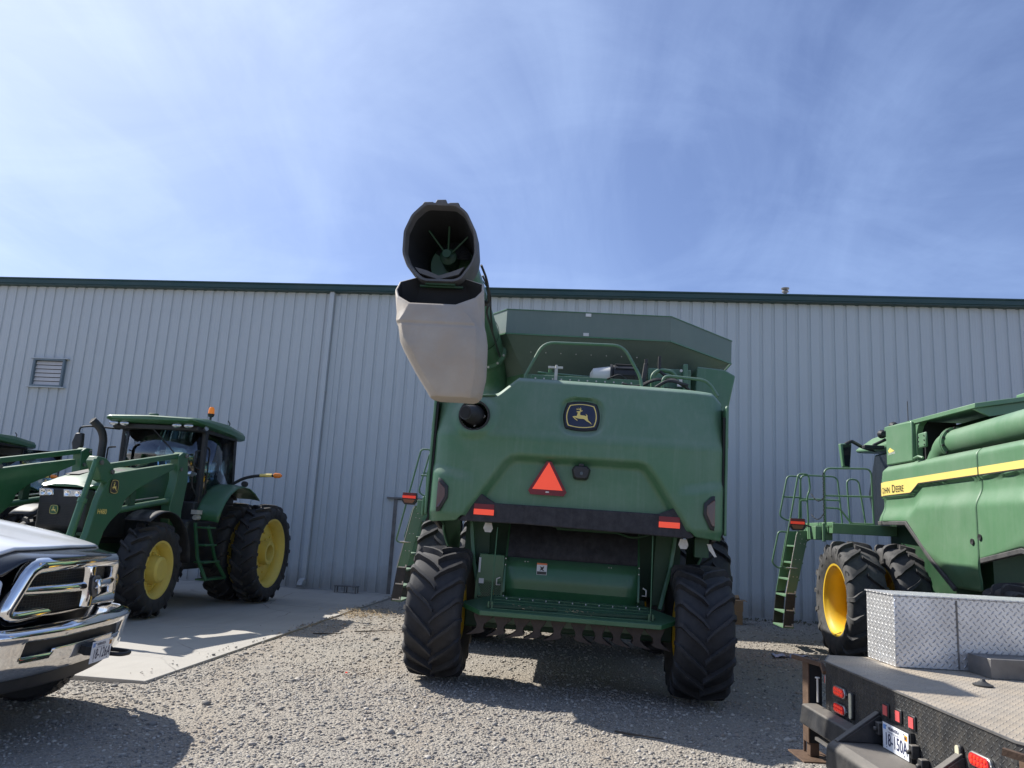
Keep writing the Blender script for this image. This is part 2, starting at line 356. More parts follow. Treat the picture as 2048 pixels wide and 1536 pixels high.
def interp(tab, x):
    if x <= tab[0][0]: return tab[0][1]
    for (a, b), (c, d) in zip(tab, tab[1:]):
        if x <= c: return b+(d-b)*(x-a)/(c-a)
    return tab[-1][1]
def sst(a, b, x):
    t = min(1, max(0, (x-a)/(b-a))); return t*t*(3-2*t)
def lin(a, b, n): return [a+(b-a)*i/(n-1) for i in range(n)]
def polyd(px, pz, poly):
    """signed distance to a closed polygon, positive inside"""
    ins = False; best = 1e9; n = len(poly)
    for i in range(n):
        (x0, z0), (x1, z1) = poly[i], poly[(i+1) % n]
        if (z0 > pz) != (z1 > pz) and px < (x1-x0)*(pz-z0)/(z1-z0)+x0: ins = not ins
        dx, dz = x1-x0, z1-z0; t = max(0, min(1, ((px-x0)*dx+(pz-z0)*dz)/(dx*dx+dz*dz+1e-12)))
        best = min(best, math.hypot(px-x0-t*dx, pz-z0-t*dz))
    return best if ins else -best

def gz(x, y):
    """gravel yard height: a slight fall to the right of the middle machine"""
    return -.045*sst(-1.8, 1.2, x)*(1-sst(14, 19, y)) - .010

# ------------------------------------------------------------------ ground
def yard():
    xs = sorted(set([-400, -200, -100, -60, -30] + list(np.arange(-16, 16, .25)) + [30, 60, 100, 200, 400]))
    ys = sorted(set([-400, -100, -30, -10] + list(np.arange(-4, 24, .25)) + [40, 80, 150, 300, 600]))
    def fn(x, y):
        z = gz(x, y)
        if abs(x) < 16 and -4 < y < 24: z += .012*mnoise.noise((x*1.3, y*1.3, 0)) + .02*mnoise.noise((x*.35, y*.35, 3))
        if x < -4.8 and y > 8: z = min(z, -.035)
        return (x, y, z)
    o = MB().grid(fn, xs, ys).build('gravel_ground', gravelm, smooth=60); o['kind'] = 'structure'
yard()
def stones():
    ico = [(0, 0, -1), (.7236, -.5257, -.4472), (-.2764, -.8506, -.4472), (-.8944, 0, -.4472), (-.2764, .8506, -.4472), (.7236, .5257, -.4472), (.2764, -.8506, .4472), (-.7236, -.5257, .4472), (-.7236, .5257, .4472), (.2764, .8506, .4472), (.8944, 0, .4472), (0, 0, 1)]
    fc = [(0, 1, 2), (1, 0, 5), (0, 2, 3), (0, 3, 4), (0, 4, 5), (1, 5, 10), (2, 1, 6), (3, 2, 7), (4, 3, 8), (5, 4, 9), (1, 10, 6), (2, 6, 7), (3, 7, 8), (4, 8, 9), (5, 9, 10), (6, 10, 11), (7, 6, 11), (8, 7, 11), (9, 8, 11), (10, 9, 11)]
    ico = np.array(ico); fc = np.array(fc)
    pts = []
    def area(n, x0, x1, y0, y1, s0, s1):
        xy = np.column_stack([rng.uniform(x0, x1, n), rng.uniform(y0, y1, n)])
        keep = (xy[:, 0] > -4.72-.02*(xy[:, 1]-8.2)) | (xy[:, 1] < 8.15)
        cl_ = np.array([mnoise.noise((a*.9, b*.9, 5.)) for a, b in xy]); keep &= rng.uniform(-.75, .5, n) < cl_+.25
        xy = xy[keep]; sz = s0*(s1/s0)**(rng.uniform(0, 1, len(xy))**2.4); pts.append(np.column_stack([xy, sz]))
    area(34000, -4.6, 4.2, 3.6, 6.8, .005, .020); area(30000, -5.6, 4.5, 6.8, 10, .006, .022); area(17000, -6, 6, 10, 16.5, .009, .026); area(3500, -5, 9, 16.5, 20.1, .012, .03)
    area(500, -5, 5, 3.8, 18, .022, .045)
    n = 110; pts.append(np.column_stack([-4.75-np.abs(rng.normal(0, .18, n)), rng.uniform(8.3, 19.5, n), rng.uniform(.005, .013, n)]))
    P = np.vstack(pts); n = len(P)
    var = ico[None]*(1+rng.uniform(-.3, .3, (24, 12, 1)))
    Vv = var[rng.integers(0, 24, n)].copy()
    Vv *= P[:, 2][:, None, None]*np.stack([rng.uniform(.7, 1.35, n), rng.uniform(.7, 1.2, n), rng.uniform(.4, .8, n)], 1)[:, None, :]
    a = rng.uniform(0, 6.28, n); c, s_ = np.cos(a)[:, None], np.sin(a)[:, None]
    x, y = Vv[:, :, 0]*c-Vv[:, :, 1]*s_, Vv[:, :, 0]*s_+Vv[:, :, 1]*c
    z0 = np.array([gz(p[0], p[1])+.012*mnoise.noise((p[0]*1.3, p[1]*1.3, 0)) + .02*mnoise.noise((p[0]*.35, p[1]*.35, 3)) if not (p[0] < -4.74 and p[1] > 8.2) else .03 for p in P])
    V3 = np.stack([x+P[:, 0][:, None], y+P[:, 1][:, None], Vv[:, :, 2]+(z0+P[:, 2]*.22)[:, None]], 2).reshape(-1, 3)
    F3 = (fc[None]+(np.arange(n)*12)[:, None, None]).reshape(-1, 3)
    me = bpy.data.meshes.new('gravel_stones'); me.vertices.add(len(V3)); me.vertices.foreach_set('co', V3.ravel())
    me.loops.add(len(F3)*3); me.loops.foreach_set('vertex_index', F3.ravel()); me.polygons.add(len(F3)); me.polygons.foreach_set('loop_start', np.arange(len(F3))*3)
    me.update(calc_edges=True); me.materials.append(stonem); o = place(me, 'gravel_stones'); o['kind'] = 'stuff'
    tag(o, 'loose grey and tan gravel stones covering the yard', 'gravel')
stones()
# concrete apron, cast in slabs with open joints
def apron():
    base = MB().box(-45, -4.92, 8.24, 20.2, -.12, -.012).build('concrete_pad', concm); base['kind'] = 'structure'
    ys = [8.2, 12.2, 16.2, 20.17]; xs = [-45, -35, -27, -20.5, -15.5, -10.2, -4.9]
    for i in range(len(xs)-1):
        for j in range(len(ys)-1):
            x0, x1, y0, y1 = xs[i]+.006, xs[i+1]-.006, ys[j]+.006, ys[j+1]-.006
            e0, e1 = (.26-.02*(y0-8.2), .26-.02*(y1-8.2)) if i == len(xs)-2 else (0, 0)
            MB().prism([(x0, y0), (x1+e0, y0), (x1+e1, y1), (x0, y1)], 'z', -.1, .02).build('concrete_slab', concm, base, bevel=.008)
apron()

# ------------------------------------------------------------------ metal building
shed = thing('metal_building', 'long grey ribbed metal farm shed with dark green eave behind the machines', 'building', (0, 20.2, 0))
def panel_mesh(z0, z1):
    p = .3048; pr = []
    for k in range(3):
        o = k*p
        pr += [(o, 0), (o+.205, 0), (o+.222, .032), (o+.288, .032), (o+.3048, 0)] if k == 2 else [(o, 0), (o+.205, 0), (o+.222, .032), (o+.288, .032)]
    # small stiffener creases on the flats
    q = []
    for (a, b), (c, d) in zip(pr, pr[1:]):
        q.append((a, b))
        if b == 0 and d == 0 and c-a > .15: q += [(a+.06, 0), (a+.068, -.004), (a+.076, 0), (a+.13, 0), (a+.138, -.004), (a+.146, 0)]
    q.append(pr[-1])
    mb = MB(); n = len(q); mb.add([(x, y, z) for z in (z0, z1) for x, y in q], [(i, i+1, i+1+n, i+n) for i in range(n-1)])
    return mb.mesh('wall_panel', wallm, 20)
pm = panel_mesh(0, 8.20)
DX0, DX1, DZ = -5.10, -5.10+2*.9144, 2.44      # double door opening
pshort = panel_mesh(DZ+.06, 8.20)
x = DX0-34*.9144
while x < 30:
    pm_ = pm
    o = place(pm if not (x+.9144 > DX0+.1 and x < DX1-.1) else pshort, 'wall_panel', shed, loc=(x, 0, 0))
    x += .9144
MB().box(-36, 30, .06, .2, 0, 8.1).build('wall_core', cabgrey, shed)
MB().prism([(-.19, 8.105), (-.19, 8.13), (-.215, 8.14), (-.215, 8.25), (-.24, 8.265), (-.24, 8.30), (.1, 8.33), (.1, 8.09)], 'x', -36, 30).build('eave_gutter', trimgreen, shed)
MB().prism([(.1, 8.15), (-.2, 8.29), (9, 8.98), (18, 8.2), (18, 8.05), (9, 8.8)], 'x', -36, 30).build('roof', wallm, shed)
for a, b in ((-36, DX0-.09), (DX1+.09, 30)): MB().box(a, b, -.03, .0, -.02, .05).build('base_trim', wallm, shed)
ds = MB()
ds.box(-7.49, -7.36, -.13, -.035, .17, 8.11)
ds.build('downspout', wallm, shed, bevel=.01)
k = MB().prism([(-.13, .30), (-.035, .17), (-.24, .08), (-.36, .12), (-.30, .22)], 'x', -7.495, -7.355).build('downspout_elbow', wallm, shed, bevel=.008)
MB().box(-7.36+.02, -7.18, -.02, .03, 0, 8.02).build('panel_lap_trim', wallm, shed, bevel=.005)
MB().box(-7.51, -7.34, -.137, -.03, 5.28, 5.31).build('downspout_strap', wallm, shed)
# double door with ledge
dr = MB().box(DX0, DX1, -.02, .05, 0, DZ).build('door', doorm, shed)
MB().box(-4.245, -4.235, -.026, -.02, .02, DZ-.02).build('door_seam', black, dr)
for a in (DX0-.09, DX1): MB().box(a, a+.09, -.045, .05, 0, DZ+.02).build('door_jamb', rawsteel, shed)
MB().box(DX0-.28, DX1+.2, -.09, -.0, DZ+.02, DZ+.065).build('door_canopy', rawsteel, shed)
# wall louver
LX0, LX1, LZ0, LZ1 = -16.03, -15.18, 5.16, 5.87
fr = MB()
for a in ((LX0-.06, LX1+.06, LZ1, LZ1+.05), (LX0-.06, LX1+.06, LZ0-.05, LZ0), (LX0-.06, LX0, LZ0, LZ1), (LX1, LX1+.06, LZ0, LZ1)): fr.box(a[0], a[1], -.10, 0, a[2], a[3])
lv = fr.build('wall_louver', material('louver_frame_grey', (.15, .20, .23), .5), shed, bevel=.006)
MB().box(LX0, LX1, -.01, .03, LZ0, LZ1).build('louver_backing', dark, lv)
MB().box(LX0-.16, LX1+.16, -.115, 0, LZ1+.051, LZ1+.075).box(LX0-.16, LX1+.16, -.115, 0, LZ0-.076, LZ0-.051).build('louver_flashing', wallm, lv)
slm = MB().prism([(-.035, 0), (-.035, .02), (-.005, .118), (.0, .118), (-.025, .0)], 'x', LX0+.005, LX1-.005).mesh('louver_slat', louver)
for i in range(6): place(slm, 'louver_slat', lv, loc=(0, 0, LZ0+.005+i*.118))
vp = MB().cyl((5.46, 2.2, 8.3), (5.46, 2.2, 9.22), .055, n=14); vp.lathe([(0, .06), (.02, .10), (.04, .10), (.09, .06), (.11, .11), (.14, .12), (.16, .0)], 'z', (5.46, 2.2, 9.12), 14)
vp.build('roof_vent_pipe', rawsteel, shed)
# ------------------------------------------------------------------ wheels
_cache = {}
def ag_tyre(Rr, Wd, r, n, sgn, hl=.070, mat=None):
    key = ('t', Rr, Wd, r, n, sgn, mat.name)
    if key in _cache: return _cache[key]
    Rt = Rr-hl; h = Wd/2; mb = MB()
    half = [(h*.80, r-.01), (h*.86, r+.03), (h*.99, r+.35*(Rt-r)), (h*1.03, r+.55*(Rt-r)), (h*1.0, r+.78*(Rt-r)), (h*.93, Rt-.035), (h*.80, Rt-.014), (h*.4, Rt-.004)]
    prof = [(-a, b) for a, b in half]+[(0, Rt)]+half[::-1]
    mb.lathe(prof, 'x', n=72, cap=False)
    T = [0, .2, .45, .7, .92, 1.0, 1.05, 1.06]
    for s in (1, -1):
        for k in range(n):
            a0 = 2*math.pi*(k+(0 if s > 0 else .5))/n
            rs = []
            for i, t in enumerate(T):
                tt = min(t, 1.); x = s*(-.045*h+tt*h*.97) if t <= 1 else s*(h*.925+h*(t-1)*1.9)
                an = a0+sgn*((.84 if Rr < .79 else .74)*h*(tt**.80)+(.02 if tt > .9 else 0))/Rr
                rt = Rr-.022*tt**2-(0, 0, 0, 0, 0, .008, .05, .13)[i]; rb = Rt-.03-(0, 0, 0, 0, 0, .03, .10, .17)[i]
                wt = ((.017+.010*tt) if Rr < .82 else (.024+.012*tt))/Rr; wb = wt*1.3
                # section runs round the circumference, sheared so it stays square to the bar
                sh = .7*sgn*s*0
                rs.append([(x, -rr*math.cos(an+d), rr*math.sin(an+d)) for d, rr in ((-wb, rb), (-wt, rt), (wt, rt), (wb, rb))])
            if s*sgn < 0: rs = [q[::-1] for q in rs]
            mb.rings(rs)
    _cache[key] = mb.mesh('tyre', mat, 38); return _cache[key]
def wheel(parent, loc, Rr, Wd, r, n, sgn, out=1, disc=.0, rim=None, tmat=None, steer=0., hub=(.16, .10), kind='dish', spin=None):
    """out = side (local x sign) the dish opens to; disc = depth of the disc from the centre plane, towards -out"""
    rim = rim or yellow; tmat = tmat or rubber
    key = ('w', Rr, Wd, r, disc, hub, kind, rim.name, out)
    if key not in _cache:
        h = Wd/2*.82; o = out
        m = MB()
        prof = [(o*(h+.01), r+.025), (o*(h+.005), r-.005), (o*(h-.05), r-.035), (o*(h-.07), r-.055), (o*(h*.2), r-.075), (-o*(h-.08), r-.06), (-o*(h-.01), r-.01), (-o*(h+.0), r+.02)]
        prof2 = [(a, b+.018) for a, b in prof[::-1]]
        m.lathe(prof+prof2+[prof[0]], 'x', n=48, cap=False)
        rimm = m.mesh('rim', rim, 40)
        d = MB(); dd = -o*disc
        d.lathe([(dd-o*.012, r-.06), (dd+o*.0, r-.065), (dd+o*.03, r*.70), (dd+o*.045, r*.60), (dd+o*.02, r*.50), (dd+o*.02, .0001)], 'x', n=40, cap=True)
        if kind == 'hub': d.lathe([(dd, hub[0]+.03), (dd+o*(hub[1]), hub[0]), (dd+o*(hub[1]+.03), hub[0]*.82), (dd+o*(hub[1]+.03), .0001)], 'x', n=28)
        elif kind == 'axle':
            d.lathe([(dd, hub[0]), (dd+o*hub[1], hub[0]), (dd+o*hub[1], hub[0]*.72), (dd+o*.02, hub[0]*.66), (dd+o*.02, .0001)], 'x', n=28, cap=False)
        nb = 8
        for k in range(nb):
            a = 2*math.pi*(k+.5)/nb; q = r*.60
            d.cyl((dd+o*.03, q*math.cos(a), q*math.sin(a)), (dd+o*.075, q*math.cos(a), q*math.sin(a)), .024, n=6)
        for k in range(8):
            a = 2*math.pi*k/8; q = hub[0]+.05
            d.cyl((dd+o*.01, q*math.cos(a), q*math.sin(a)), (dd+o*.06, q*math.cos(a), q*math.sin(a)), .017, n=6)
        _cache[key] = (d.mesh('wheel', rim, 35), rimm)
    dm, rm = _cache[key]
    wo = place(dm, 'wheel', parent, loc=loc); wo.rotation_euler = (spin if spin is not None else random.uniform(0, .3), 0, steer)
    place(rm, 'rim', wo); place(ag_tyre(Rr, Wd, r, n, sgn, mat=tmat), 'tyre', wo)
    return wo

# ------------------------------------------------------------------ leaping deer emblem (polygon traced in unit box, y up)
DEER = [(-.51,.19),(-.30,.23),(-.20,.24),(-.16,.36),(-.12,.50),(-.10,.56),(-.17,.56),(-.24,.60),(-.14,.66),(-.02,.67),(.02,.70),(.03,.75),(.0,.80),(-.12,.80),(-.27,.76),(-.18,.83),(-.24,.90),(-.13,.83),(-.03,.84),(-.12,.96),(.01,.86),(.04,.84),(.07,.90),(.04,1.0),(.11,.92),(.12,.80),(.11,.72),(.26,.74),(.18,.66),(.08,.64),(.06,.50),(.05,.40),(.10,.33),(.38,.31),(.54,.27),(.53,.36),(.48,.46),(.58,.38),(.64,.28),(.61,.24),(.66,.05),(.72,-.12),(.86,-.22),(.98,-.42),(.90,-.36),(.80,-.26),(.60,-.16),(.42,-.02),(.34,.03),(.02,.03),(-.14,.06),(-.38,.14),(-.28,.02),(-.12,-.10),(-.13,-.16),(-.32,-.03),(-.45,.10)]
def shield(hw, hh, n=9):
    """rounded four-sided emblem outline"""
    pts = []; c = [(-.80, .86), (.80, .86), (.86, -.86), (-.86, -.86)]; b = [(0, 1.0), (1.0, 0), (0, -1.0), (-1.0, 0)]
    for i in range(4):
        p0, p1, p2 = c[i], b[i], c[(i+1) % 4]; q = (2*p1[0]-(p0[0]+p2[0])/2, 2*p1[1]-(p0[1]+p2[1])/2)
        for j in range(n): t = j/n; pts.append((((1-t)**2*p0[0]+2*t*(1-t)*q[0]+t*t*p2[0])*hw, ((1-t)**2*p0[1]+2*t*(1-t)*q[1]+t*t*p2[1])*hh))
    return pts
def emblem(parent, org, ux, uz, hw, hh, ground=None, ycol=None, name='emblem'):
    ux, uz, org = Vector(ux).normalized(), Vector(uz).normalized(), Vector(org); nn = ux.cross(uz)
    def layer(pts, d0, d1):
        mb = MB(); n = len(pts)
        V = [org+ux*a+uz*b+nn*d0 for a, b in pts]+[org+ux*a+uz*b+nn*d1 for a, b in pts]
        mb.add(V, [tuple(range(n, 2*n)), tuple(range(n-1, -1, -1))]+[(i, (i+1) % n, (i+1) % n+n, i+n) for i in range(n)]); return mb
    e = layer(shield(hw, hh), -.01, .006).build(name, ground or black, parent, smooth=None)
    sh, si = shield(hw*.93, hh*.93), shield(hw*.87, hh*.87); n = len(sh); mb = MB()
    mb.add([org+ux*a+uz*b+nn*.009 for a, b in sh+si], [(i, (i+1) % n, (i+1) % n+n, i+n)[::-1] for i in range(n)])
    mb.build('emblem_border', ycol or decal_y, e, smooth=None)
    layer([((a-.17)*hw*.80, (b-.27)*hh*.92) for a, b in DEER], .005, .010).build('leaping_deer', ycol or decal_y, e, smooth=None)
    return e

# ------------------------------------------------------------------ combine harvester
HOODOUT = [(-1.335, 1.80), (-1.335, 1.88), (-.86, 2.60), (-.78, 2.67), (-.68, 2.69), (.74, 2.69), (.83, 2.66), (.91, 2.57), (1.385, 1.88), (1.385, 1.80)]
def zc_top(x): return interp(TOPZ, x)-.055
TOPZ = [(-1.72, 3.33), (-1.60, 3.37), (-1.02, 3.43), (-.98, 3.45), (-.76, 3.66), (1.32, 3.62), (1.60, 3.60), (1.72, 3.50)]
def hood_y(x, z):
    y = 0.
    y += .30*sst(2.80, 2.98, z)*(z-2.87)                      # upper face leans forward
    ax = abs(x)
    y += .13*max(0, (ax-1.46)/.26)**2.2                       # rounded corners
    y += .05*(x/1.7)**2
    y += 1.5*max(0, z-zc_top(x))
    # lamp pods stand proud at both lower corners
    pod = sst(1.16, 1.34, ax-(2.2-z)*-.02)*(1-sst(2.36, 2.50, z+(ax-1.5)*-.2)); y -= .035*pod
    y += .05*(1-sst(1.84, 1.96, z))*(ax > 1.3)
    d = polyd(x, z, HOODOUT); y += .125*sst(0, .10, d)
    # emblem dimple
    q = (abs((x-.035)/.275)**3+abs((z-3.185)/.245)**3)**(1/3); y += .05*(1-sst(.84, 1.0, q))
    rr = math.hypot(x+1.24, z-3.11); y -= .045*(1-sst(.19, .30, rr))
    return y
def side_surf(s, y, z):
    """outer skin of the side shields; returns x (s=-1 left)"""
    g = interp([(-.7, 2.90), (2.47, 2.92), (2.76, 2.775), (4.2, 2.775)], y)
    x = 1.70
    x -= .05*sst(0, -.035, z-g)*(1-sst(-.16, -.42, z-g)) if z < g else 0
    x += .05*sst(-.10, -.42, z-g)
    d = z-(1.62+.30*abs(y-1.2)) if y < 4 else 0                 # lower diagonal crease
    x -= .10*sst(0, -.35, d)
    x -= .08*sst(3.18, 3.32, z)**2
    x -= .05*sst(3.75, 4.05, y)+.05*sst(-.35, -.62, y)
    return s*x
def combine(label, loc, yaw_, roll, lad=0., full=True):
    C = thing('combine_harvester', label, 'combine', loc, (0, R(roll), R(yaw_)), 'green combine harvesters parked nose to the shed')
    # ---- hood
    topz = [(-1.72, 3.33), (-1.60, 3.37), (-1.02, 3.43), (-.98, 3.45), (-.76, 3.66), (1.32, 3.62), (1.60, 3.60), (1.72, 3.50)]
    botz = [(-1.72, 1.86), (-1.66, 1.835), (-1.36, 1.865), (-1.30, 1.93), (1.33, 1.92), (1.40, 1.865), (1.70, 1.84), (1.72, 1.88)]
    if full:
        us = lin(-1.70, 1.715, 150); ts = lin(0, 1, 96)
        hd = MB().grid(lambda x, t: (lambda z: (x, -.75+hood_y(x, z), z))(interp(botz, x)*(1-t)+interp(topz, x)*t), us, ts,
            skip=lambda x, t: math.hypot(x+1.24, interp(botz, x)*(1-t)+interp(topz, x)*t-3.11) < .165)
        hood = hd.build('rear_hood', green, C, smooth=50, solid=.03)
        # top shelf behind the hood edge
        MB().grid(lambda x, t: (x, -.75+hood_y(x, interp(topz, x)-.001)+.004+t, interp(topz, x)-.006+.03*t), lin(-.74, 1.66, 30), [0, .06, .2, .34]).build('hood_top', green, C, smooth=40, solid=.02)
        MB().grid(lambda x, t: (x, -.60+t, interp(topz, x)-.02+.02*t), lin(-1.66, -1.02, 8), [0, .3, .7]).build('hood_top', green, C, smooth=40, solid=.02)
        # exhaust
        e = MB().lathe([(-.03, .165), (-.035, .185), (.02, .19), (.02, .17)], 'y', (-1.24, -.72, 3.11), 32, False).build('exhaust_collar', black, hood)
        pm_ = MB(); pm_.lathe([(.0, .165), (.18, .16), (.18, .001)], 'y', (-1.24, -.70, 3.11), 32, False); pm_.build('exhaust_well', dark, hood)
        p = MB(); p.tube([(-1.22, -.52, 3.10), (-1.25, -.70, 3.12), (-1.29, -.82, 3.12), (-1.325, -.90, 3.115)], [.125, .125, .10, .085], 24)
        ex = p.build('exhaust_pipe', black, C)
        MB().cyl((-1.327, -.905, 3.115), (-1.3275, -.906, 3.115), .07, n=20).build('exhaust_bore', dark, ex)
        MB().tube([(-1.24, -.66, 3.11+.13), (-1.11, -.70, 3.11), (-1.24, -.69, 2.98)], .008).build('exhaust_clamp', steel, ex)
        # emblem plinth + emblem
        pts = shield(.205, .178); n = len(pts); yb = -.75+hood_y(.035, 3.19)
        tilt = .30
        mb = MB(); mb.add([(.035+a*1.1, yb+b*tilt+.01, 3.19+b*1.1) for a, b in pts]+[(.035+a, yb+b*tilt-.022, 3.19+b) for a, b in pts], [tuple(range(n, 2*n))[::-1]]+[(i, (i+1) % n, (i+1) % n+n, i+n)[::-1] for i in range(n)][::-1])
        mb.build('emblem_plinth', black, hood, smooth=None)
        emblem(hood, (.035, yb-.024, 3.19), (1, 0, 0), (0, tilt, 1), .195, .168, material('emblem_navy', (.020, .026, .055), .4, dust=.25, dustcol=(.10, .11, .13)))
        # black bar under the arch
        yb = -.66
        bp = [(-1.335, 1.865), (-1.105, 2.205), (-.915, 2.095), (.98, 2.10), (1.165, 2.185), (1.385, 1.865), (1.32, 1.845), (.5, 1.86), (-.6, 1.875)]
        MB().prism(bp, 'y', yb-.035, yb+.05).build('grip_strip', blackbar, C, bevel=.012)
        # slow moving vehicle sign
        def poly3(t_, r0, h): return [(-r0, -h*.30), (-r0*.86, -h*.42), (r0*.86, -h*.42), (r0, -h*.30), (r0*.13, h*.62), (-r0*.13, h*.62)]
        cx_, cz_ = -.315, 2.405
        sv = MB().prism([(cx_+a, cz_+b-.02) for a, b in poly3(0, .225, .38)], 'y', -.695, -.689).build('slow_vehicle_sign', darkred, C, smooth=None)
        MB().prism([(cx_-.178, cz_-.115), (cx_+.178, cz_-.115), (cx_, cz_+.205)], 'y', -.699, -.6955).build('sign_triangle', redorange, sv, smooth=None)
        MB().box(cx_-.02, cx_+.02, -.6975, -.6955, cz_-.15, cz_-.135).build('sign_label', zinc, sv)
        # camera
        mc = MB(); q = [(-.112, .035), (-.075, .08), (.075, .08), (.112, .035), (.09, -.06), (.065, -.085), (-.065, -.085), (-.09, -.06)]
        mc.rings([[(.065+a*k, y, 2.515+b*k) for a, b in q] for y, k in ((-.64, 1.0), (-.70, .98), (-.755, .80))])
        mc.box(.035, .095, -.74, -.66, 2.585, 2.615)
        cm = mc.build('rear_camera', black, C, bevel=.006); MB().cyl((.07, -.755, 2.50), (.07, -.767, 2.50), .020, n=16).build('camera_lens', darkglass, cm)
        for cx_ in (-1.04, 1.10):
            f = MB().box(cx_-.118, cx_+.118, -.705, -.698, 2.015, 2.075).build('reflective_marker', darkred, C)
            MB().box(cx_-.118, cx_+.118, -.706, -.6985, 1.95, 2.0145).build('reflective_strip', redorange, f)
        for s in (-1, 1):     # smoked lamps in the corners
            yb = -.75+hood_y(s*1.53, 2.15)
            o_ = [(s*1.585, 2.33), (s*1.50, 2.24), (s*1.475, 2.12), (s*1.575, 1.955)]; o_ = o_ if s > 0 else o_
            base = [(1.60, 2.345), (1.565, 2.335), (1.475, 2.25), (1.47, 2.12), (1.555, 1.96), (1.60, 1.95)]
            i_ = [(1.60, 2.30), (1.572, 2.29), (1.505, 2.225), (1.50, 2.135), (1.565, 2.00), (1.60, 1.99)]
            mb = MB()
            ring = lambda pl, d, dd: [(s*a, -.75+hood_y(s*min(a, 1.60), b)-d+dd*(a-1.47), b) for a, b in pl]
            r_ = [ring(base, -.01, 0), ring(base, .03, 0), ring(i_, .05, 0)]
            if s > 0: r_ = [q[::-1] for q in r_]
            l_ = mb.rings(r_).build('tail_lamp', black, C, bevel=.004)
            r2 = [ring([(a, b) for a, b in i_], .046, 0), ring([(a*.998+.002, b*.94+2.14*.06) for a, b in i_], .062, 0)]
            if s > 0: r2 = [q[::-1] for q in r2]
            MB().rings(r2).build('lamp_lens', lampred, l_, smooth=20)
        for cx_, cz_, rt_ in ((-1.0, 1.83, 0), (1.29, 1.80, 0)):
            m_ = MB().prism([(cx_-.035, cz_+.035), (cx_-.055, cz_-.03), (cx_-.03, cz_-.075), (cx_+.04, cz_-.075), (cx_+.06, cz_-.03), (cx_+.04, cz_+.035)], 'y', -.50, -.49)
            for a, b in ((0, .01), (-.025, -.045), (.025, -.045)): m_.cyl((cx_+a, -.51, cz_+b), (cx_+a, -.49, cz_+b), .012, n=8)
            m_.build('hinge_bracket', zinc, C)
        MB().prism([(1.575, 1.80), (1.62, 1.80), (1.69, 1.66), (1.665, 1.655), (1.60, 1.73)], 'y', -.42, -.41).build('latch_hook', zinc, C)
        MB().box(1.44, 1.60, -.40, -.30, 1.64, 1.86).build('latch_plate', green_in, C)
    # ---- side shields
    for s in (-1, 1):
        zlo_f = [(.67, 1.82), (.86, 1.37), (1.52, 1.38), (2.03, 1.75), (2.83, 2.335), (4.06, 2.355)]
        zlo_r = [(-.62, 1.90), (-.3, 1.97), (.645, 1.80)]
        zhi = [(-.62, 3.30 if not full else 3.42), (.6, 3.30), (3.80, 3.31), (3.92, 3.22), (4.05, 2.98)]
        def shield_patch(y0, y1, lo, name, mat, zl=None, zh=None, off=0., nz=46):
            us = lin(y0, y1, max(8, int((y1-y0)/.045))); ts = lin(0, 1, nz)
            zl_ = zl or lo; zh_ = zh or zhi
            def fn(y, t): z = interp(zl_, y)*(1-t)+interp(zh_, y)*t; k_ = (1-sst(-.40, .35, y)) if full else 0; return ((side_surf(s, y, z)*(1-k_)+s*1.762*k_)+s*off, y, z)
            return MB().grid(fn, us, ts, flip=(s < 0)).build(name, mat, C, smooth=45, solid=0 if off else .03)
        f_ = shield_patch(.67, 4.05, zlo_f, 'side_shield', green)
        r_ = shield_patch(-.60, .645, zlo_r, 'side_shield', green)
        # yellow stripe with grey pinstripe
        top = [(-.7, 3.035), (4.2, 3.035)]
        lo1 = [(-.7, 2.935), (2.47, 2.935), (2.76, 2.80), (4.2, 2.80)]; lo0 = [(a, b-.018) for a, b in lo1]
        for (a, b) in ((.675, 4.035), (-.59, .64)):
            shield_patch(a, b, None, 'stripe_decal', decal_y, lo1, top, .004, 8)
            shield_patch(a, b, None, 'pinstripe_decal', inkblack, lo0, lo1, .0035, 3)
        # grey lower guard trim
        for pth in ([(4.05, 2.345), (2.83, 2.325), (2.03, 1.74), (1.53, 1.37)], [(.60, 1.80), (-.3, 1.95), (-.60, 1.88)]):
            MB().bar([(s*(side_surf(1, a, b)+.005), a, b-.02) for a, b in pth], .05, .07, up=(0, 0, 1)).build('guard_trim', rubber_new, C, bevel=.012)
        for a, b in ((.60, 2.09), (.80, 2.03)):
            MB().lathe([(0, .04), (s*.02, .042), (s*.02, .03), (s*.008, .001)], 'x', (side_surf(s, a, b)-s*.002, a, b), 20).build('shield_latch', black, C)
        t = MB(); ox = side_surf(s, 3.5, 2.9)+s*.012
        yy = 3.93 if s < 0 else 3.02; dr_ = -1 if s < 0 else 1
        for st, sz in (('J', .19), ('OHN', .148), (' ', .10), ('D', .19), ('EERE', .148)):
            if st == ' ': yy += dr_*.06; continue
            w_ = text_mb(t, st, sz, (ox, yy, 2.835), (0, dr_, 0), (0, 0, 1)); yy += dr_*(w_+.022)
        t.build('side_lettering', inkblack, C, smooth=None)
        # tank side box
        MB().prism([(3.75, 3.33), (3.75, 4.02), (2.72, 3.97), (2.72, 3.31)], 'x', s*1.50, s*1.66).build('tank_side_panel', green, C, bevel=.02)
        if s < 0:
            MB().prism([(3.66, 3.58), (3.58, 3.62), (3.40, 3.55), (3.62, 3.53)], 'x', -1.664, -1.6625).build('corner_sticker', decal_y, C)
            tx = MB(); text_mb(tx, 'LANDMARK', .055, (-1.665, 3.66, 3.50), (0, -1, 0), (0, 0, 1)); tx.build('sticker_lettering', paper, C, smooth=None)
        if full: MB().bar([(s*1.712, -.575, 1.88), (s*1.714, -.575, 3.28)], .020, .05, up=(0, 1, 0)).build('hood_seal', dark, C)
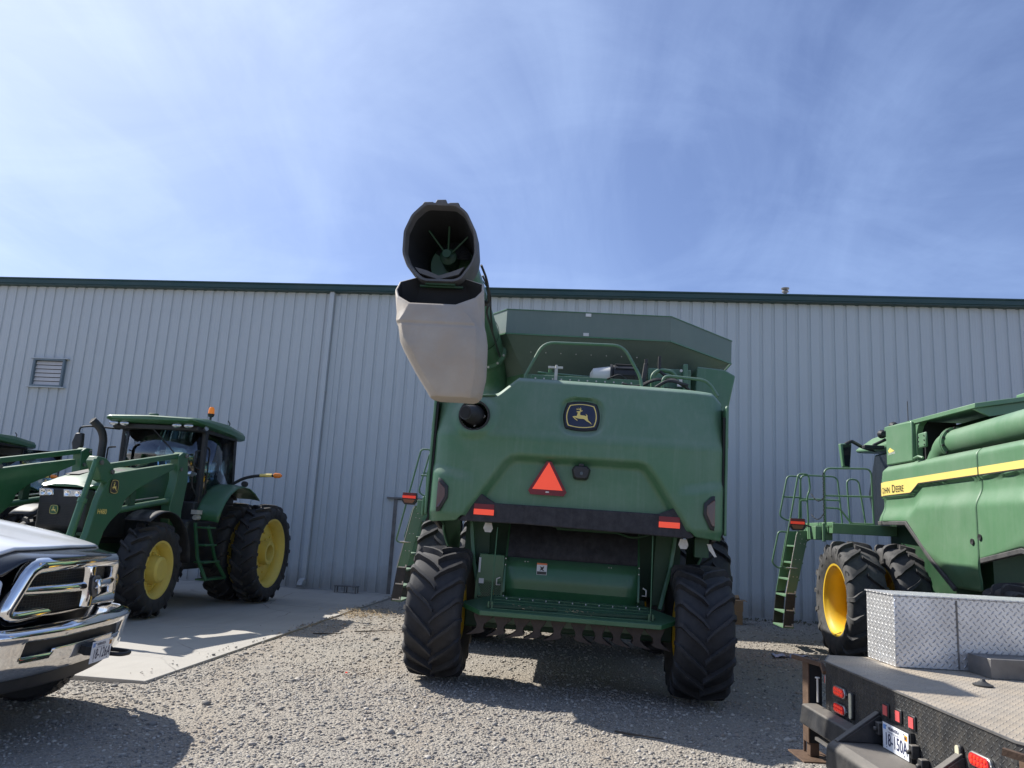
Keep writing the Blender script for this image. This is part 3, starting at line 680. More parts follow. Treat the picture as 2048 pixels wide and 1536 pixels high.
    # ---- chassis, inner body
    MB().box(-1.45, 1.45, .9, 4.2, 1.05, 3.2).box(-1.0, 1.0, 3.9, 5.3, 1.2, 2.9).build('inner_body', green_in, C)
    MB().box(-1.56, -.86, .35, .9, 1.9, 3.3).box(.9, 1.56, .35, .9, 1.9, 3.3).box(-.86, .9, .5, .9, 2.4, 3.3).build('inner_bulkhead', dark, C)
    for s in (-1, 1): MB().box(s*.80, s*.95, .3, 4.4, .75, 1.05).build('frame_rail', green_in, C, bevel=.01)
    MB().box(-1.25, 1.25, -.11, .11, .62, .86).cyl((-.9, .12, .74), (.9, .12, .74), .06).build('rear_axle', green_in, C, bevel=.02)
    MB().box(-1.6, 1.6, 3.42, 3.78, .80, 1.15).build('front_axle', green_in, C, bevel=.03)
    MB().box(-.7, .7, 5.0, 7.0, .5, 1.3).build('feeder_house', green_in, C, bevel=.03)
    # ---- wheels
    for s in (-1, 1):
        wheel(C, (s*1.555, 0, .772), .775, .645, .36, 18, 1, out=s, disc=-.10, hub=(.17, .10), kind='hub', tmat=rubber)
        wheel(C, (s*(2.22 if full else 2.40), 3.6, .985), .99, (.56 if full else .60), .575, 17, -1, out=s, disc=.16, hub=(.20, .05), kind='hub', tmat=rubber_new if not full else rubber)
        wheel(C, (s*(1.52 if full else 1.62), 3.6, .985), .99, .60, .575, 17, -1, out=s, disc=.0, hub=(.20, .05), kind='hub', tmat=rubber_new if not full else rubber)
        if s < 0:
            t = MB()
            for i, ch in enumerate('OPTITRAC'):
                a = R(128-13*i); rr = .80; u = Vector((0, math.sin(a)*-1, -math.cos(a)*-1)); rad = Vector((0, math.cos(a), math.sin(a)))
                # read from the left side: +y is to the left
                tang = Vector((0, -math.sin(-a+math.pi), 0))
                c = Vector((-2.40-.306, 3.6, .985))+Vector((0, -math.cos(a)*rr*-1*-1, math.sin(a)*rr))
                rad = Vector((0, -math.cos(a), math.sin(a))); tg = Vector((0, -math.sin(a), -math.cos(a)))
                text_mb(t, ch, .125, c, tg, rad, .003)
            if not full: t.build('tyre_lettering', dark, C, smooth=None)
    # ---- operator platform, rails, ladder (left side)
    L = lad
    pf = MB().box(-2.55+L, -1.35, 3.95, 5.9, 2.19, 2.25).box(-2.55+L, -2.50+L, 3.95, 5.9, 2.10, 2.30).box(-2.55+L, -1.35, 3.93, 3.98, 2.10, 2.28).box(-2.75+L, -2.45+L, 4.25, 4.75, 1.98, 2.22)
    pf.cyl((-2.62+L, 4.2, 2.28), (-2.62+L, 4.2, 1.95), .03).build('platform', green, C, bevel=.008)
    def rail(name, path, r_=.0165, rd=.12): MB().tube(path, r_, 8, round_=rd).build(name, green, C)
    o = L
    rail('hand_rail', [(-2.56+o, 4.3, 2.25), (-2.56+o, 4.3, 3.28), (-1.72+o*.2, 4.3, 3.31), (-1.70+o*.2, 4.3, 2.26)])
    rail('hand_rail', [(-2.54+o, 4.3, 2.78), (-1.72+o*.2, 4.3, 2.80)])
    rail('hand_rail', [(-2.54+o, 4.3, 2.56), (-2.30+o, 4.3, 2.56), (-2.10, 4.3, 2.30), (-1.72, 4.3, 2.31)], rd=.06)
    rail('hand_rail', [(-2.60+o, 5.6, 2.25), (-2.60+o, 5.6, 3.25), (-1.88, 5.6, 3.25), (-1.80, 5.6, 2.26)])
    rail('hand_rail', [(-2.58+o, 5.6, 2.78), (-1.84, 5.6, 2.78)])
    rail('hand_rail', [(-1.80, 5.2, 2.26), (-1.84, 5.2, 3.18), (-1.62, 5.2, 3.18), (-1.50, 5.2, 2.26)], rd=.10)
    rail('gate_rail', [(-2.70+o, 4.8, 2.10), (-2.72+o, 4.8, 2.78), (-2.66+o, 4.8, 2.93), (-2.69+o, 4.8, 3.20), (-2.88+o, 4.8, 3.20), (-3.20+o, 4.8, 1.45), (-3.10+o, 4.8, 1.42), (-2.98+o, 4.8, 1.44)], rd=.07)
    rail('gate_rail', [(-2.64+o, 5.6, 2.3), (-2.60+o, 5.6, 3.22), (-2.86+o, 5.6, 3.22), (-3.02+o, 5.6, 2.42), (-2.90+o, 5.6, 2.34), (-2.62+o, 5.6, 2.34)], rd=.08)
    rail('gate_rail', [(-2.96+o, 5.6, 2.80), (-2.62+o, 5.6, 2.80)])
    rail('gate_rail', [(-2.84+o, 4.8, 2.70), (-2.72+o, 4.8, 2.70)])
    rail('gate_rail', [(-2.90+o, 5.5, 2.11), (-3.07+o, 5.5, 2.11), (-3.20+o, 5.5, 1.50), (-3.08+o, 5.5, 1.40), (-2.98+o, 5.5, 1.44)], rd=.06)
    ch = MB()
    for a, b in (((-2.62+o, 4.9, 2.85), (-2.52+o, 4.4, 2.78)), ((-2.62+o, 4.9, 2.45), (-2.54+o, 4.35, 2.50))):
        a, b = Vector(a), Vector(b)
        for i in range(14):
            t0, t1 = i/14, (i+1)/14; sg = lambda t: a.lerp(b, t)-Vector((0, 0, .12*math.sin(math.pi*t)))
            ch.tube([sg(t0), sg(t1)], .011 if i % 2 else .007, 6)
    for i in range(26): ch.tube([(-2.585+o, 4.28, 3.20-.035*i), (-2.585+o+.006*(-1)**i, 4.28, 3.17-.035*i)], .011, 5)
    ch.build('gate_chain', black, C)
    # ladder: two side plates facing front and back, six treads between
    def stringer(y, nm='ladder_plate'):
        up_ = [(-2.915+o, 2.12), (-2.43+o, 2.16), (-2.45+o, 2.09), (-2.62+o, 2.02), (-2.74+o, 1.93), (-2.955+o, .99), (-3.128+o, .96)]
        MB().prism(up_, 'y', y, y+.02).build(nm, green, C)
        bt = MB().prism([(-3.129+o, .959), (-2.956+o, .989), (-3.01+o, .38), (-3.19+o, .36)], 'y', y-.002, y+.022).build('ladder_lower_plate', black, C)
        if y < 5:
            bt2 = MB()
            for zc in (.965, .66, .375):
                x0 = interp([(.36, -3.17), (.96, -3.11)], zc)+o; bt2.box(x0+.005, x0+.15, y-.006, y-.002, zc, zc+.022); bt2.box(x0+.13, x0+.155, y-.006, y-.002, zc, zc+.06)
            bt2.build('ladder_step_edge', zinc, C)
            MB().bar([(-2.90+o, y-.004, 2.11), (-2.93+o, y-.004, 2.05), (-3.135+o, y-.004, .96)], .012, .012, up=(0, 1, 0)).build('ladder_edge', zinc, C)
            bl = MB()
            for a, b in ((-2.86, 2.07), (-2.72, 2.05), (-2.66, 2.07), (-2.83, 1.98), (-2.75, 1.96), (-2.86, 1.90), (-2.79, 1.89), (-2.95, 1.60), (-2.88, 1.60), (-2.97, 1.44), (-2.93, 1.44), (-3.0, 1.28), (-2.93, 1.28)): bl.cyl((a+o, y-.008, b), (a+o, y, b), .009, n=6)
            bl.build('plate_bolts', zinc, C)
            MB().tube([(-3.12+o, y-.02, 1.44), (-2.95+o, y-.02, 1.44)], .01).build('ladder_pin', zinc, C)
    stringer(4.8); stringer(5.5)
    tm = MB().box(-.10, .10, 4.821, 5.499, -.012, .02).mesh('ladder_tread', green)
    for zc in (1.84, 1.53, 1.22, .92, .62, .36):
        place(tm, 'ladder_tread', C, bevel=.004, loc=(interp([(.36, -3.09), (.96, -3.03), (2.12, -2.78)], zc)+o, 0, zc))
    # marker lamp on its arm
    lm = MB().prism([(-3.225+o+.11, 2.20), (-3.17+o+.11, 2.13), (-2.98+o+.11, 2.13), (-2.93+o+.11, 2.20), (-2.95+o+.11, 2.35), (-3.21+o+.11, 2.35)], 'y', 4.56, 4.62).build('marker_lamp', black, C, bevel=.006)
    MB().box(-3.10+o, -2.85+o, 4.548, 4.556, 2.245, 2.295).build('marker_reflector', redrefl, lm); MB().box(-3.10+o, -2.85+o, 4.548, 4.556, 2.298, 2.345).build('marker_top_band', darkred, lm)
    MB().prism([(-3.09+o, 2.225), (-2.86+o, 2.225), (-2.90+o, 2.16), (-3.05+o, 2.16)], 'y', 4.548, 4.556).build('amber_lens', amber_dark, lm)
    MB().tube([(-2.86+o, 4.6, 2.24), (-2.60+o, 4.58, 2.18), (-2.52+o, 4.5, 2.10)], .014).build('lamp_arm', black, C)
    # cab with mirrors
    cb = MB().prism([(4.3, 2.3), (6.3, 2.3), (6.6, 3.0), (6.2, 3.80), (4.3, 3.80)], 'x', -.92, .92).build('cab', darkglass, C, bevel=.05)
    rf = MB(); rf.rings([[(-1.0, y, z0), (1.0, y, z0), (1.05, y, z0+.06), (.95, y, z1), (-.95, y, z1), (-1.05, y, z0+.06)] for y, z0, z1 in ((4.2, 3.80, 4.10), (5.0, 3.82, 4.16), (6.2, 3.84, 4.14), (6.9, 3.90, 4.02))])
    rf.build('cab_roof', green, C, bevel=.03)
    MB().prism([(4.25, 2.3), (4.4, 2.3), (4.4, 3.8), (4.25, 3.8)], 'x', -.98, .98).build('cab_rear_wall', green, C)
    for s in (-1, 1):
        MB().tube([(s*.95, 6.0, 3.86), (s*1.25, 5.9, 3.90), (s*1.62, 5.5, 3.97), (s*1.74, 5.5, 3.90)], .035, 10, round_=.15).build('mirror_arm', black, C)
        mm = MB().prism([(s*1.855, 3.91), (s*1.62, 3.92), (s*1.67, 3.42), (s*1.80, 3.44)], 'y', 5.48, 5.60).build('mirror', green if s < 0 else black, C, bevel=.02)
        MB().prism([(s*1.80, 3.89), (s*1.64, 3.90), (s*1.68, 3.45), (s*1.775, 3.47)], 'y', 5.468, 5.478).build('mirror_face', darkglass, mm)
        cl_ = MB()
        for a, b, c in ((1.12, 5.3, 4.10), (1.02, 5.0, 4.22)): cl_.lathe([(0, .05), (.05, .085), (.10, .085), (.10, .07), (.09, .001)], 'y', (s*a, b-.12, c), 16)
        cl_.build('work_lamp', black, C)
        MB().box(s*1.10, s*1.48, 5.2, 5.35, 3.80, 3.87).cyl((s*1.3, 5.25, 3.87), (s*1.05, 5.25, 4.0), .03).build('lamp_bracket', black, C, bevel=.01)
    MB().tube([(-.98, 4.4, 4.1), (-.98, 4.4, 4.62)], .008, 6).build('antenna', black, C)
    return C
# ------------------------------------------------------------------ rear machinery (chopper, tailboard, vanes), tank and augers
def rear_works(C):
    # discharge shroud between the rear wheels
    prof = [(1.90, .26), (1.56, .07), (1.47, .02), (1.235, -.05), (1.10, -.04), (1.00, .02), (.955, .10)]
    mb = MB(); mb.grid(lambda x, t: (x, interp(list(reversed([(z, y) for z, y in prof])), t), t), lin(-.785, .82, 12), [.955, 1.0, 1.05, 1.10, 1.17, 1.235, 1.35, 1.47])
    sh = mb.build('chopper_shroud', green_deep, C, smooth=25, solid=.02)
    MB().grid(lambda x, t: (x, .02+(t-1.47)*.33+.015, t), lin(-.785, .82, 3), [1.472, 1.56, 1.90]).build('shroud_top_flap', blackbar, C, solid=.015)
    MB().box(-.83, .86, .22, .26, 1.88, 2.06).box(-.2, .6, .15, .22, 1.84, 1.90).build('shroud_crossmember', green_in, C, bevel=.01)
    bl = MB()
    for i in range(7):
        for s in (-.80, .835): bl.cyl((s, .0, 1.0+.075*i), (s, -.02, 1.0+.075*i), .008, n=6)
    for a in (-.56, -.525, .47, .50): bl.cyl((a, -.01, 1.43), (a, -.022, 1.43), .006, n=6)
    bl.build('shroud_bolts', zinc, sh)
    lb = MB().box(-.41, -.285, -.035, -.022, 1.285, 1.425).build('warning_label', paper, sh); 
    MB().box(-.41, -.285, -.038, -.035, 1.405, 1.425).build('warning_header', orange_lbl, lb)
    fg = MB().prism([(-.375, 1.395), (-.365, 1.385), (-.345, 1.375), (-.32, 1.395), (-.325, 1.365), (-.335, 1.35), (-.315, 1.335), (-.33, 1.332), (-.35, 1.345), (-.375, 1.33), (-.36, 1.355), (-.362, 1.37)], 'y', -.039, -.0355)
    fg.box(-.405, -.29, -.039, -.0355, 1.29, 1.325); fg.build('warning_figure', inkblack, lb)
    for s in (-1, 1):
        x0 = -.80 if s < 0 else .835
        MB().prism([(.12, .93), (-.06, 1.05), (-.05, 1.26), (.05, 1.48), (.30, 1.92), (.5, 1.92), (.5, .93)], 'x', x0-.012, x0+.012).build('shroud_side_plate', green_deep, C)
        MB().tube([(x0+s*.05, -.03, 1.13), (x0+s*.09, -.07, 1.13), (x0+s*.09, -.07, 1.20), (x0+s*.05, -.07, 1.22)], .009).build('latch_handle', zinc, C)
        MB().prism([(s*1.05+.0, 1.95), (s*1.30, 1.95), (s*1.20, 1.35), (s*1.12, 1.0), (s*1.02, 1.0)][::1 if s > 0 else -1], 'y', .25, .31).build('support_post', green_in, C, bevel=.01)
        MB().bar([(s*1.28, .10, 1.92), (s*1.22, .10, 1.45), (s*1.10, .0, .98)], .05, .05, up=(0, 1, 0)).build('hanger_bar', green_deep, C, bevel=.008)
    # perforated guard box on the left
    gx0, gx1 = -1.155, -.815
    MB().prism([(gx0+.03, 1.49), (gx1, 1.485), (gx1, 1.16), (gx0, 1.16), (gx0, 1.2)], 'y', -.02, .2).build('fan_guard_box', green_deep, C, bevel=.008)
    cells = 52; xs = lin(gx0, gx1, 46); zs = lin(.905, 1.16, 36)
    def hole(x, z):
        i = int((x-gx0)/(gx1-gx0)*45); j = int((z-.905)/.255*35)
        return 3 < i < 42 and 2 < j < 34 and ((i % 4 in (0, 1) and j % 4 in (0, 1)) or (i % 4 in (2, 3) and j % 4 in (2, 3)))
    MB().grid(lambda x, z: (x, -.02, z), xs, zs, skip=hole).build('perforated_guard', green_deep, C)
    MB().box(gx0+.025, gx0+.05, -.028, -.02, 1.26, 1.44).build('guard_label', paper, C); MB().box(gx0+.04, gx0+.10, -.028, -.02, 1.13, 1.19).build('guard_label', paper, C)
    # tailboard
    pl = [(-.86, .06), (-1.22, -.32), (-1.235, -.42), (-1.0, -.665), (1.05, -.665), (1.265, -.42), (1.25, -.32), (.90, .06)]
    def tz(y): return .865+(y+.665)*.20
    def slab(poly, t): 
        m = MB(); n = len(poly); m.add([(x, y, tz(y)-t) for x, y in poly]+[(x, y, tz(y)) for x, y in poly], [tuple(range(n)), tuple(range(2*n-1, n-1, -1))]+[(i, i+n, (i+1) % n+n, (i+1) % n) for i in range(n)]); return m
    tb = slab(pl, .012).build('tailboard', green_deep, C)
    MB().bar([(x, y, tz(y)-.018) for x, y in pl[1:7]], .022, .055).build('tailboard_lip', green_deep, tb, bevel=.006)
    rb = MB()
    for y in (-.55, -.42, -.30, -.18, -.06): rb.box(-.9+.0, .95, y-.014, y+.014, tz(y)-.002, tz(y)+.010)
    rb.build('tailboard_ribs', green_deep, tb, bevel=.003)
    for a, b in ((-.95, -.12), (.12, 1.0)): MB().bar([(a, -.52, tz(-.52)+.02), (b, -.46, tz(-.46)+.02)], .03, .025).build('deflector_bar', green_in, tb)
    bb = MB()
    for i in range(11): bb.cyl((-.75+.16*i, -.12, tz(-.12)), (-.75+.16*i, -.12, tz(-.12)+.018), .008, n=6)
    bb.build('tailboard_bolts', zinc, tb)
    cf_ = MB()
    for i in range(40):
        a, b = random.gauss(-.55 if i % 2 else .05, .12), random.gauss(-.45, .04); cf_.tube([(a, b, tz(b)+.012), (a+random.uniform(-.04, .04), b+random.uniform(-.02, .02), tz(b)+.02)], .003, 4)
    cf_.build('chaff', straw, tb)['kind'] = 'stuff'
    for a, z1 in ((-.90, 1.82), (.945, 1.88)): 
        MB().cyl((a, -.50, tz(-.5)), (a+.01*(a < 0), -.44, z1), .007, n=6).build('support_cable', green_deep, C)
        MB().box(a-.03, a-.012, -.55, -.50, tz(-.5), tz(-.5)+.07).box(a+.012, a+.03, -.55, -.50, tz(-.5), tz(-.5)+.07).build('cable_bracket', green_deep, C)
    # curved spreader vanes
    rustv = material('worn_brown_vane', (.055, .042, .036), .6, .2, var=.3, vscale=6, dust=.3, dustcol=(.13, .10, .08))
    for i, x0 in enumerate((-1.0, -.76, -.535, -.335, -.10, .13, .36, .565, .79, 1.02)):
        s = -1 if i < 5 else 1; k = abs(i-4.5)
        q = [(.10, .83), (-.10-.01*k, .83), (-.07-.01*k, .765), (-.035, .70), (-.03, .655), (-.05, .625), (.0, .60), (.17, .566), (.165, .578), (.10, .615), (.055, .655), (.05, .70), (.075, .755)]
        q = [(x0+s*u, v) for u, v in q]
        m = MB(); n = len(q); fy = lambda u, v, o: -.50+o+.35*(v-.83)*-1*.2+.10*abs(u-x0)
        m.add([(u, fy(u, v, 0), v) for u, v in q]+[(u, fy(u, v, .035)+.12, v) for u, v in q], [tuple(range(n)), tuple(range(2*n-1, n-1, -1))]+[(j, j+n, (j+1) % n+n, (j+1) % n) for j in range(n)])
        m.build('spreader_vane', rustv, C, smooth=None, bevel=.004)
    MB().box(-1.0, 1.05, -.28, -.22, .70, .80).build('vane_beam', green_deep, C, bevel=.008)
    hs = MB(); hs.tube([(.55, .1, 1.86), (.75, .02, 1.80), (.95, .0, 1.86), (1.02, .05, 1.95)], .014, round_=.1); hs.tube([(-.35, .18, 1.90), (-.1, .12, 1.86), (.2, .12, 1.87)], .01)
    hs.build('hydraulic_hose', green_in, C)

def tank_open(C):
    top = [(-1.12, 1.0), (1.24, 1.0), (2.32, 2.2), (2.32, 4.3), (-2.1, 4.3), (-2.1, 3.4), (-1.62, 1.62)]
    mid = [(x*.995, y) for x, y in top]; bot = [(-.86, 1.55), (.95, 1.55), (1.5, 2.5), (1.5, 4.0), (-1.45, 4.0), (-1.45, 3.2), (-1.2, 2.0)]
    n = len(top)
    def wallring(a, za, b, zb, name, mat):
        for i in range(n):
            j = (i+1) % n
            MB().add([(*a[i], za), (*a[j], za), (*b[j], zb), (*b[i], zb)], [(0, 1, 2, 3)]).build(name, mat, C, smooth=None, solid=.012)
    wallring(top, 4.59, top, 4.95, 'tank_extension_panel', tank_green)
    wallring(bot, 4.12, [(x*.99, y+.01) for x, y in top], 4.585, 'tank_flare_panel', tank_green)
    wallring(bot, 3.3, bot, 4.118, 'tank_wall', green)
    sm = MB()
    for i in range(n):
        j = (i+1) % n; sm.bar([(*top[i], 4.95), (*top[j], 4.95)], .02, .012); sm.bar([(*top[i], 4.587), (*top[j], 4.587)], .016, .02)
    sm.build('tank_rim', green, C)
    b = MB()
    for i in range(8):
        x = -.75+.22*i; b.cyl((x, 1.22, 4.38), (x, 1.19, 4.37), .008, n=6)
    b.build('tank_bolts', zinc, C)
    for z, a in ((4.89, .0), (4.60, -.02)): MB().box(.02+a, .10+a, .985, .992, z, z+.045).build('tank_label', paper, C)
    MB().prism([(1.66, 4.30), (2.05, 4.27), (2.20, 4.19), (2.10, 3.66), (1.62, 3.60)], 'y', 1.25, 3.4).build('tank_side_wing', green, C, bevel=.02)
def auger(C, y0, y1, z0, z1, xc, r_, elbow_to, name='unloading_auger', outer=True):
    pts = [(xc, y0, z0), (xc-.02, y1, z1)]
    a = MB(); a.tube(pts, r_, 36); tb = a.build(name, green, C)
    m = MB(); m.lathe([(-.035, r_*.9), (-.035, r_*1.22), (.0, r_*1.22), (.0, r_*.9)], 'y', (xc, y0, z0), 36, False); m.lathe([(-.075, r_*.9), (-.075, r_*1.20), (-.042, r_*1.20), (-.042, r_*.9)], 'y', (xc, y0, z0), 36, False)
    m.build('auger_flange', green, tb)
    b = MB()
    for k in range(12):
        q = 2*math.pi*k/12+.2; b.cyl((xc+math.cos(q)*r_*1.13, y0-.10, z0+math.sin(q)*r_*1.13), (xc+math.cos(q)*r_*1.13, y0-.07, z0+math.sin(q)*r_*1.13), .017, n=6)
    b.build('flange_bolts', zinc if outer else black, tb)
    e = MB(); e.tube([(xc, y0, z0), (xc, y0+.22, z0-.02)]+elbow_to, r_*1.02, 36, round_=.38); e.build('auger_elbow', green, C, smooth=40)
    return tb
def spout(C):
    # dark boot with the open mouth
    o_ = [(-1.70, 4.99), (-1.65, 5.015), (-1.345, 5.01), (-1.24, 4.93), (-1.13, 4.72), (-1.10, 4.50), (-1.13, 4.38), (-1.235, 4.215), (-1.30, 4.185), (-1.60, 4.18), (-1.66, 4.205), (-1.80, 4.34), (-1.858, 4.47), (-1.865, 4.70), (-1.80, 4.88)]
    P = fillet([Vector((a, 0, b)) for a, b in o_], .03, True, 2); n = len(P); c = Vector((-1.475, 0, 4.61))
    def ring(y, k, circ=0., rr=.29):
        out = []
        for p in P:
            d = p-c; q = d.normalized()*rr; v_ = (d*k)*(1-circ)+q*circ; out.append((c.x+v_.x, y, c.z+v_.z))
        return out
    rs = [ring(-1.75, 1, 1.), ring(-1.85, 1, .85), ring(-2.0, .98, .3), ring(-2.2, 1.0), ring(-2.46, 1.02), ring(-2.50, 1.0), ring(-2.495, .945), ring(-2.40, .90), ring(-2.1, .80, .6, .27), ring(-1.8, .8, 1, .25)]
    bo = MB().rings([q[::-1] for q in rs[:8]], cap=False).build('auger_boot', bootmat, C, smooth=45)
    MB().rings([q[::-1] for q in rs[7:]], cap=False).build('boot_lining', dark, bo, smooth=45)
    bk = MB().lathe([(0, .26), (0.005, .001)], 'y', (-1.475, -1.35, 4.61), 30, False)
    bk.build('auger_bore', dark, C)
    MB().lathe([(-.45, .255), (.0, .255)], 'y', (-1.475, -1.35, 4.61), 36, False).build('auger_tube_lining', green_in, C)
    rg = MB()
    for a in (-1.63, -1.50, -1.37):
        d = Vector((a, 0, 4.99))-c; d.normalize()
        rg.prism([(a-.075, 5.0-abs(a+1.5)*.1), (a-.055, 5.052-abs(a+1.5)*.22), (a+.04, 5.055-abs(a+1.5)*.22), (a+.062, 5.0-abs(a+1.5)*.1)], 'y', -2.50, -2.0)
    rg.build('boot_ribs', bootmat, C, bevel=.01)
    cx, cz = -1.47, 4.60
    h = MB(); h.lathe([(.0, .03), (-.04, .045), (-.05, .045), (-.05, .001)], 'y', (cx, -2.12, cz), 20); h.lathe([(.25, .085), (.0, .09), (-.02, .05)], 'y', (cx, -2.06, cz), 24)
    for a in (90, 42, 132): h.cyl((cx+.04*math.cos(R(a)), -2.08, cz+.04*math.sin(R(a))), (cx+.33*math.cos(R(a)), -2.15, cz+.35*math.sin(R(a))), .011, n=8)
    h.build('auger_hub', green_in, C)
    fl = MB()
    seg = []
    for i in range(60):
        a = i*.22; y = -2.0+i*.018; seg.append(((cx+.04*math.cos(a), y, cz+.04*math.sin(a)), (cx+.235*math.cos(a), y, cz+.235*math.sin(a))))
    for (a, b), (c_, d) in zip(seg, seg[1:]): fl.add([a, b, d, c_], [(0, 1, 2, 3)])
    fl.build('auger_flighting', dark, C, solid=.006)
    # soft lip at the mouth bottom and hinge
    MB().prism([(-1.72, 4.33), (-1.60, 4.30), (-1.47, 4.25), (-1.33, 4.30), (-1.22, 4.35), (-1.27, 4.27), (-1.47, 4.21), (-1.67, 4.27)], 'y', -2.47, -2.30).build('mouth_lip', bootmat, C)
    MB().box(-1.60, -1.30, -2.46, -2.38, 4.155, 4.185).cyl((-1.66, -2.42, 4.15), (-1.22, -2.42, 4.15), .014, n=8).build('chute_hinge', green_in, C, bevel=.006)
    # poly chute hanging open below
    def sec(xl, xr, yf, yb, zf, zb, ch, chl=None):
        chl = chl or ch; zm = lambda t: zf+(zb-zf)*t
        d = yb-yf
        return [(xl+chl, yf, zf), (xr-ch, yf, zf), (xr-ch*.25, yf+d*.22, zm(.22)+.02), (xr, yf+d*.5, zm(.5)+.015), (xr-.02, yb-d*.2, zm(.8)), (xr-ch, yb, zb), (xl+chl, yb, zb), (xl+.01, yb-d*.25, zm(.75)), (xl, yf+d*.45, zm(.45)), (xl+chl*.25, yf+d*.2, zm(.2)+.01)]
    S_ = [sec(-1.875, -.992, -2.72, -2.36, 3.885, 4.27, .24, .20), sec(-1.87, -.985, -2.74, -2.34, 3.865, 4.20, .22, .19), sec(-1.835, -.965, -2.77, -2.31, 3.76, 3.90, .12), sec(-1.82, -.955, -2.785, -2.30, 3.69, 3.72, .07), sec(-1.80, -.945, -2.775, -2.31, 3.665, 3.68, .07), sec(-1.79, -.935, -2.79, -2.30, 3.64, 3.65, .07),
          sec(-1.765, -.91, -2.80, -2.30, 3.52, 3.52, .08), sec(-1.72, -.905, -2.80, -2.30, 3.44, 3.42, .09), sec(-1.58, -.90, -2.765, -2.30, 3.21, 3.21, .09), sec(-1.45, -.925, -2.73, -2.33, 3.03, 3.03, .09), sec(-1.42, -.96, -2.70, -2.36, 2.985, 2.985, .06)]
    V = [p for q in S_ for p in q]; n = 10; F = []
    for i in range(len(S_)-1):
        for j in range(n): F.append((i*n+j, i*n+(j+1) % n, (i+1)*n+(j+1) % n, (i+1)*n+j)[::-1])
    F.append(tuple(range((len(S_)-1)*n, len(S_)*n))[::-1])
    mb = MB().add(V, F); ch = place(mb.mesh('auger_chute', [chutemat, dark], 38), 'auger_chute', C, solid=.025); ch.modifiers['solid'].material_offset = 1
    md = ch.modifiers.new('b', 'BEVEL'); md.width = .018; md.segments = 3; md.limit_method = 'ANGLE'; md.angle_limit = R(25)
    MB().box(-1.76, -1.08, -2.70, -2.40, 3.60, 3.62).build('chute_inner_floor', dark, ch)
    hs = MB(); hs.tube([(-1.19, -1.5, 4.72), (-1.13, -1.3, 4.60), (-1.12, -1.1, 4.42), (-1.17, -.9, 4.34), (-1.2, 1.2, 4.28)], .014, round_=.12); hs.tube([(-1.21, -1.2, 4.70), (-1.12, -1.05, 4.55), (-1.13, -.8, 4.36), (-1.18, 0, 4.30)], .012, round_=.12)
    hs.cyl((-1.19, -1.02, 4.42), (-1.12, -1.06, 4.40), .035, n=10)
    hs.build('auger_hose', black, C)
    st = MB(); st.lathe([(0, .262), (0, .272), (.04, .272), (.04, .262)], 'y', (-1.44, -.9, 4.555), 36, False); st.lathe([(0, .262), (0, .268), (.03, .268), (.03, .262)], 'y', (-1.43, .55, 4.46), 36, False)
    st.build('tube_strap', green_in, C)
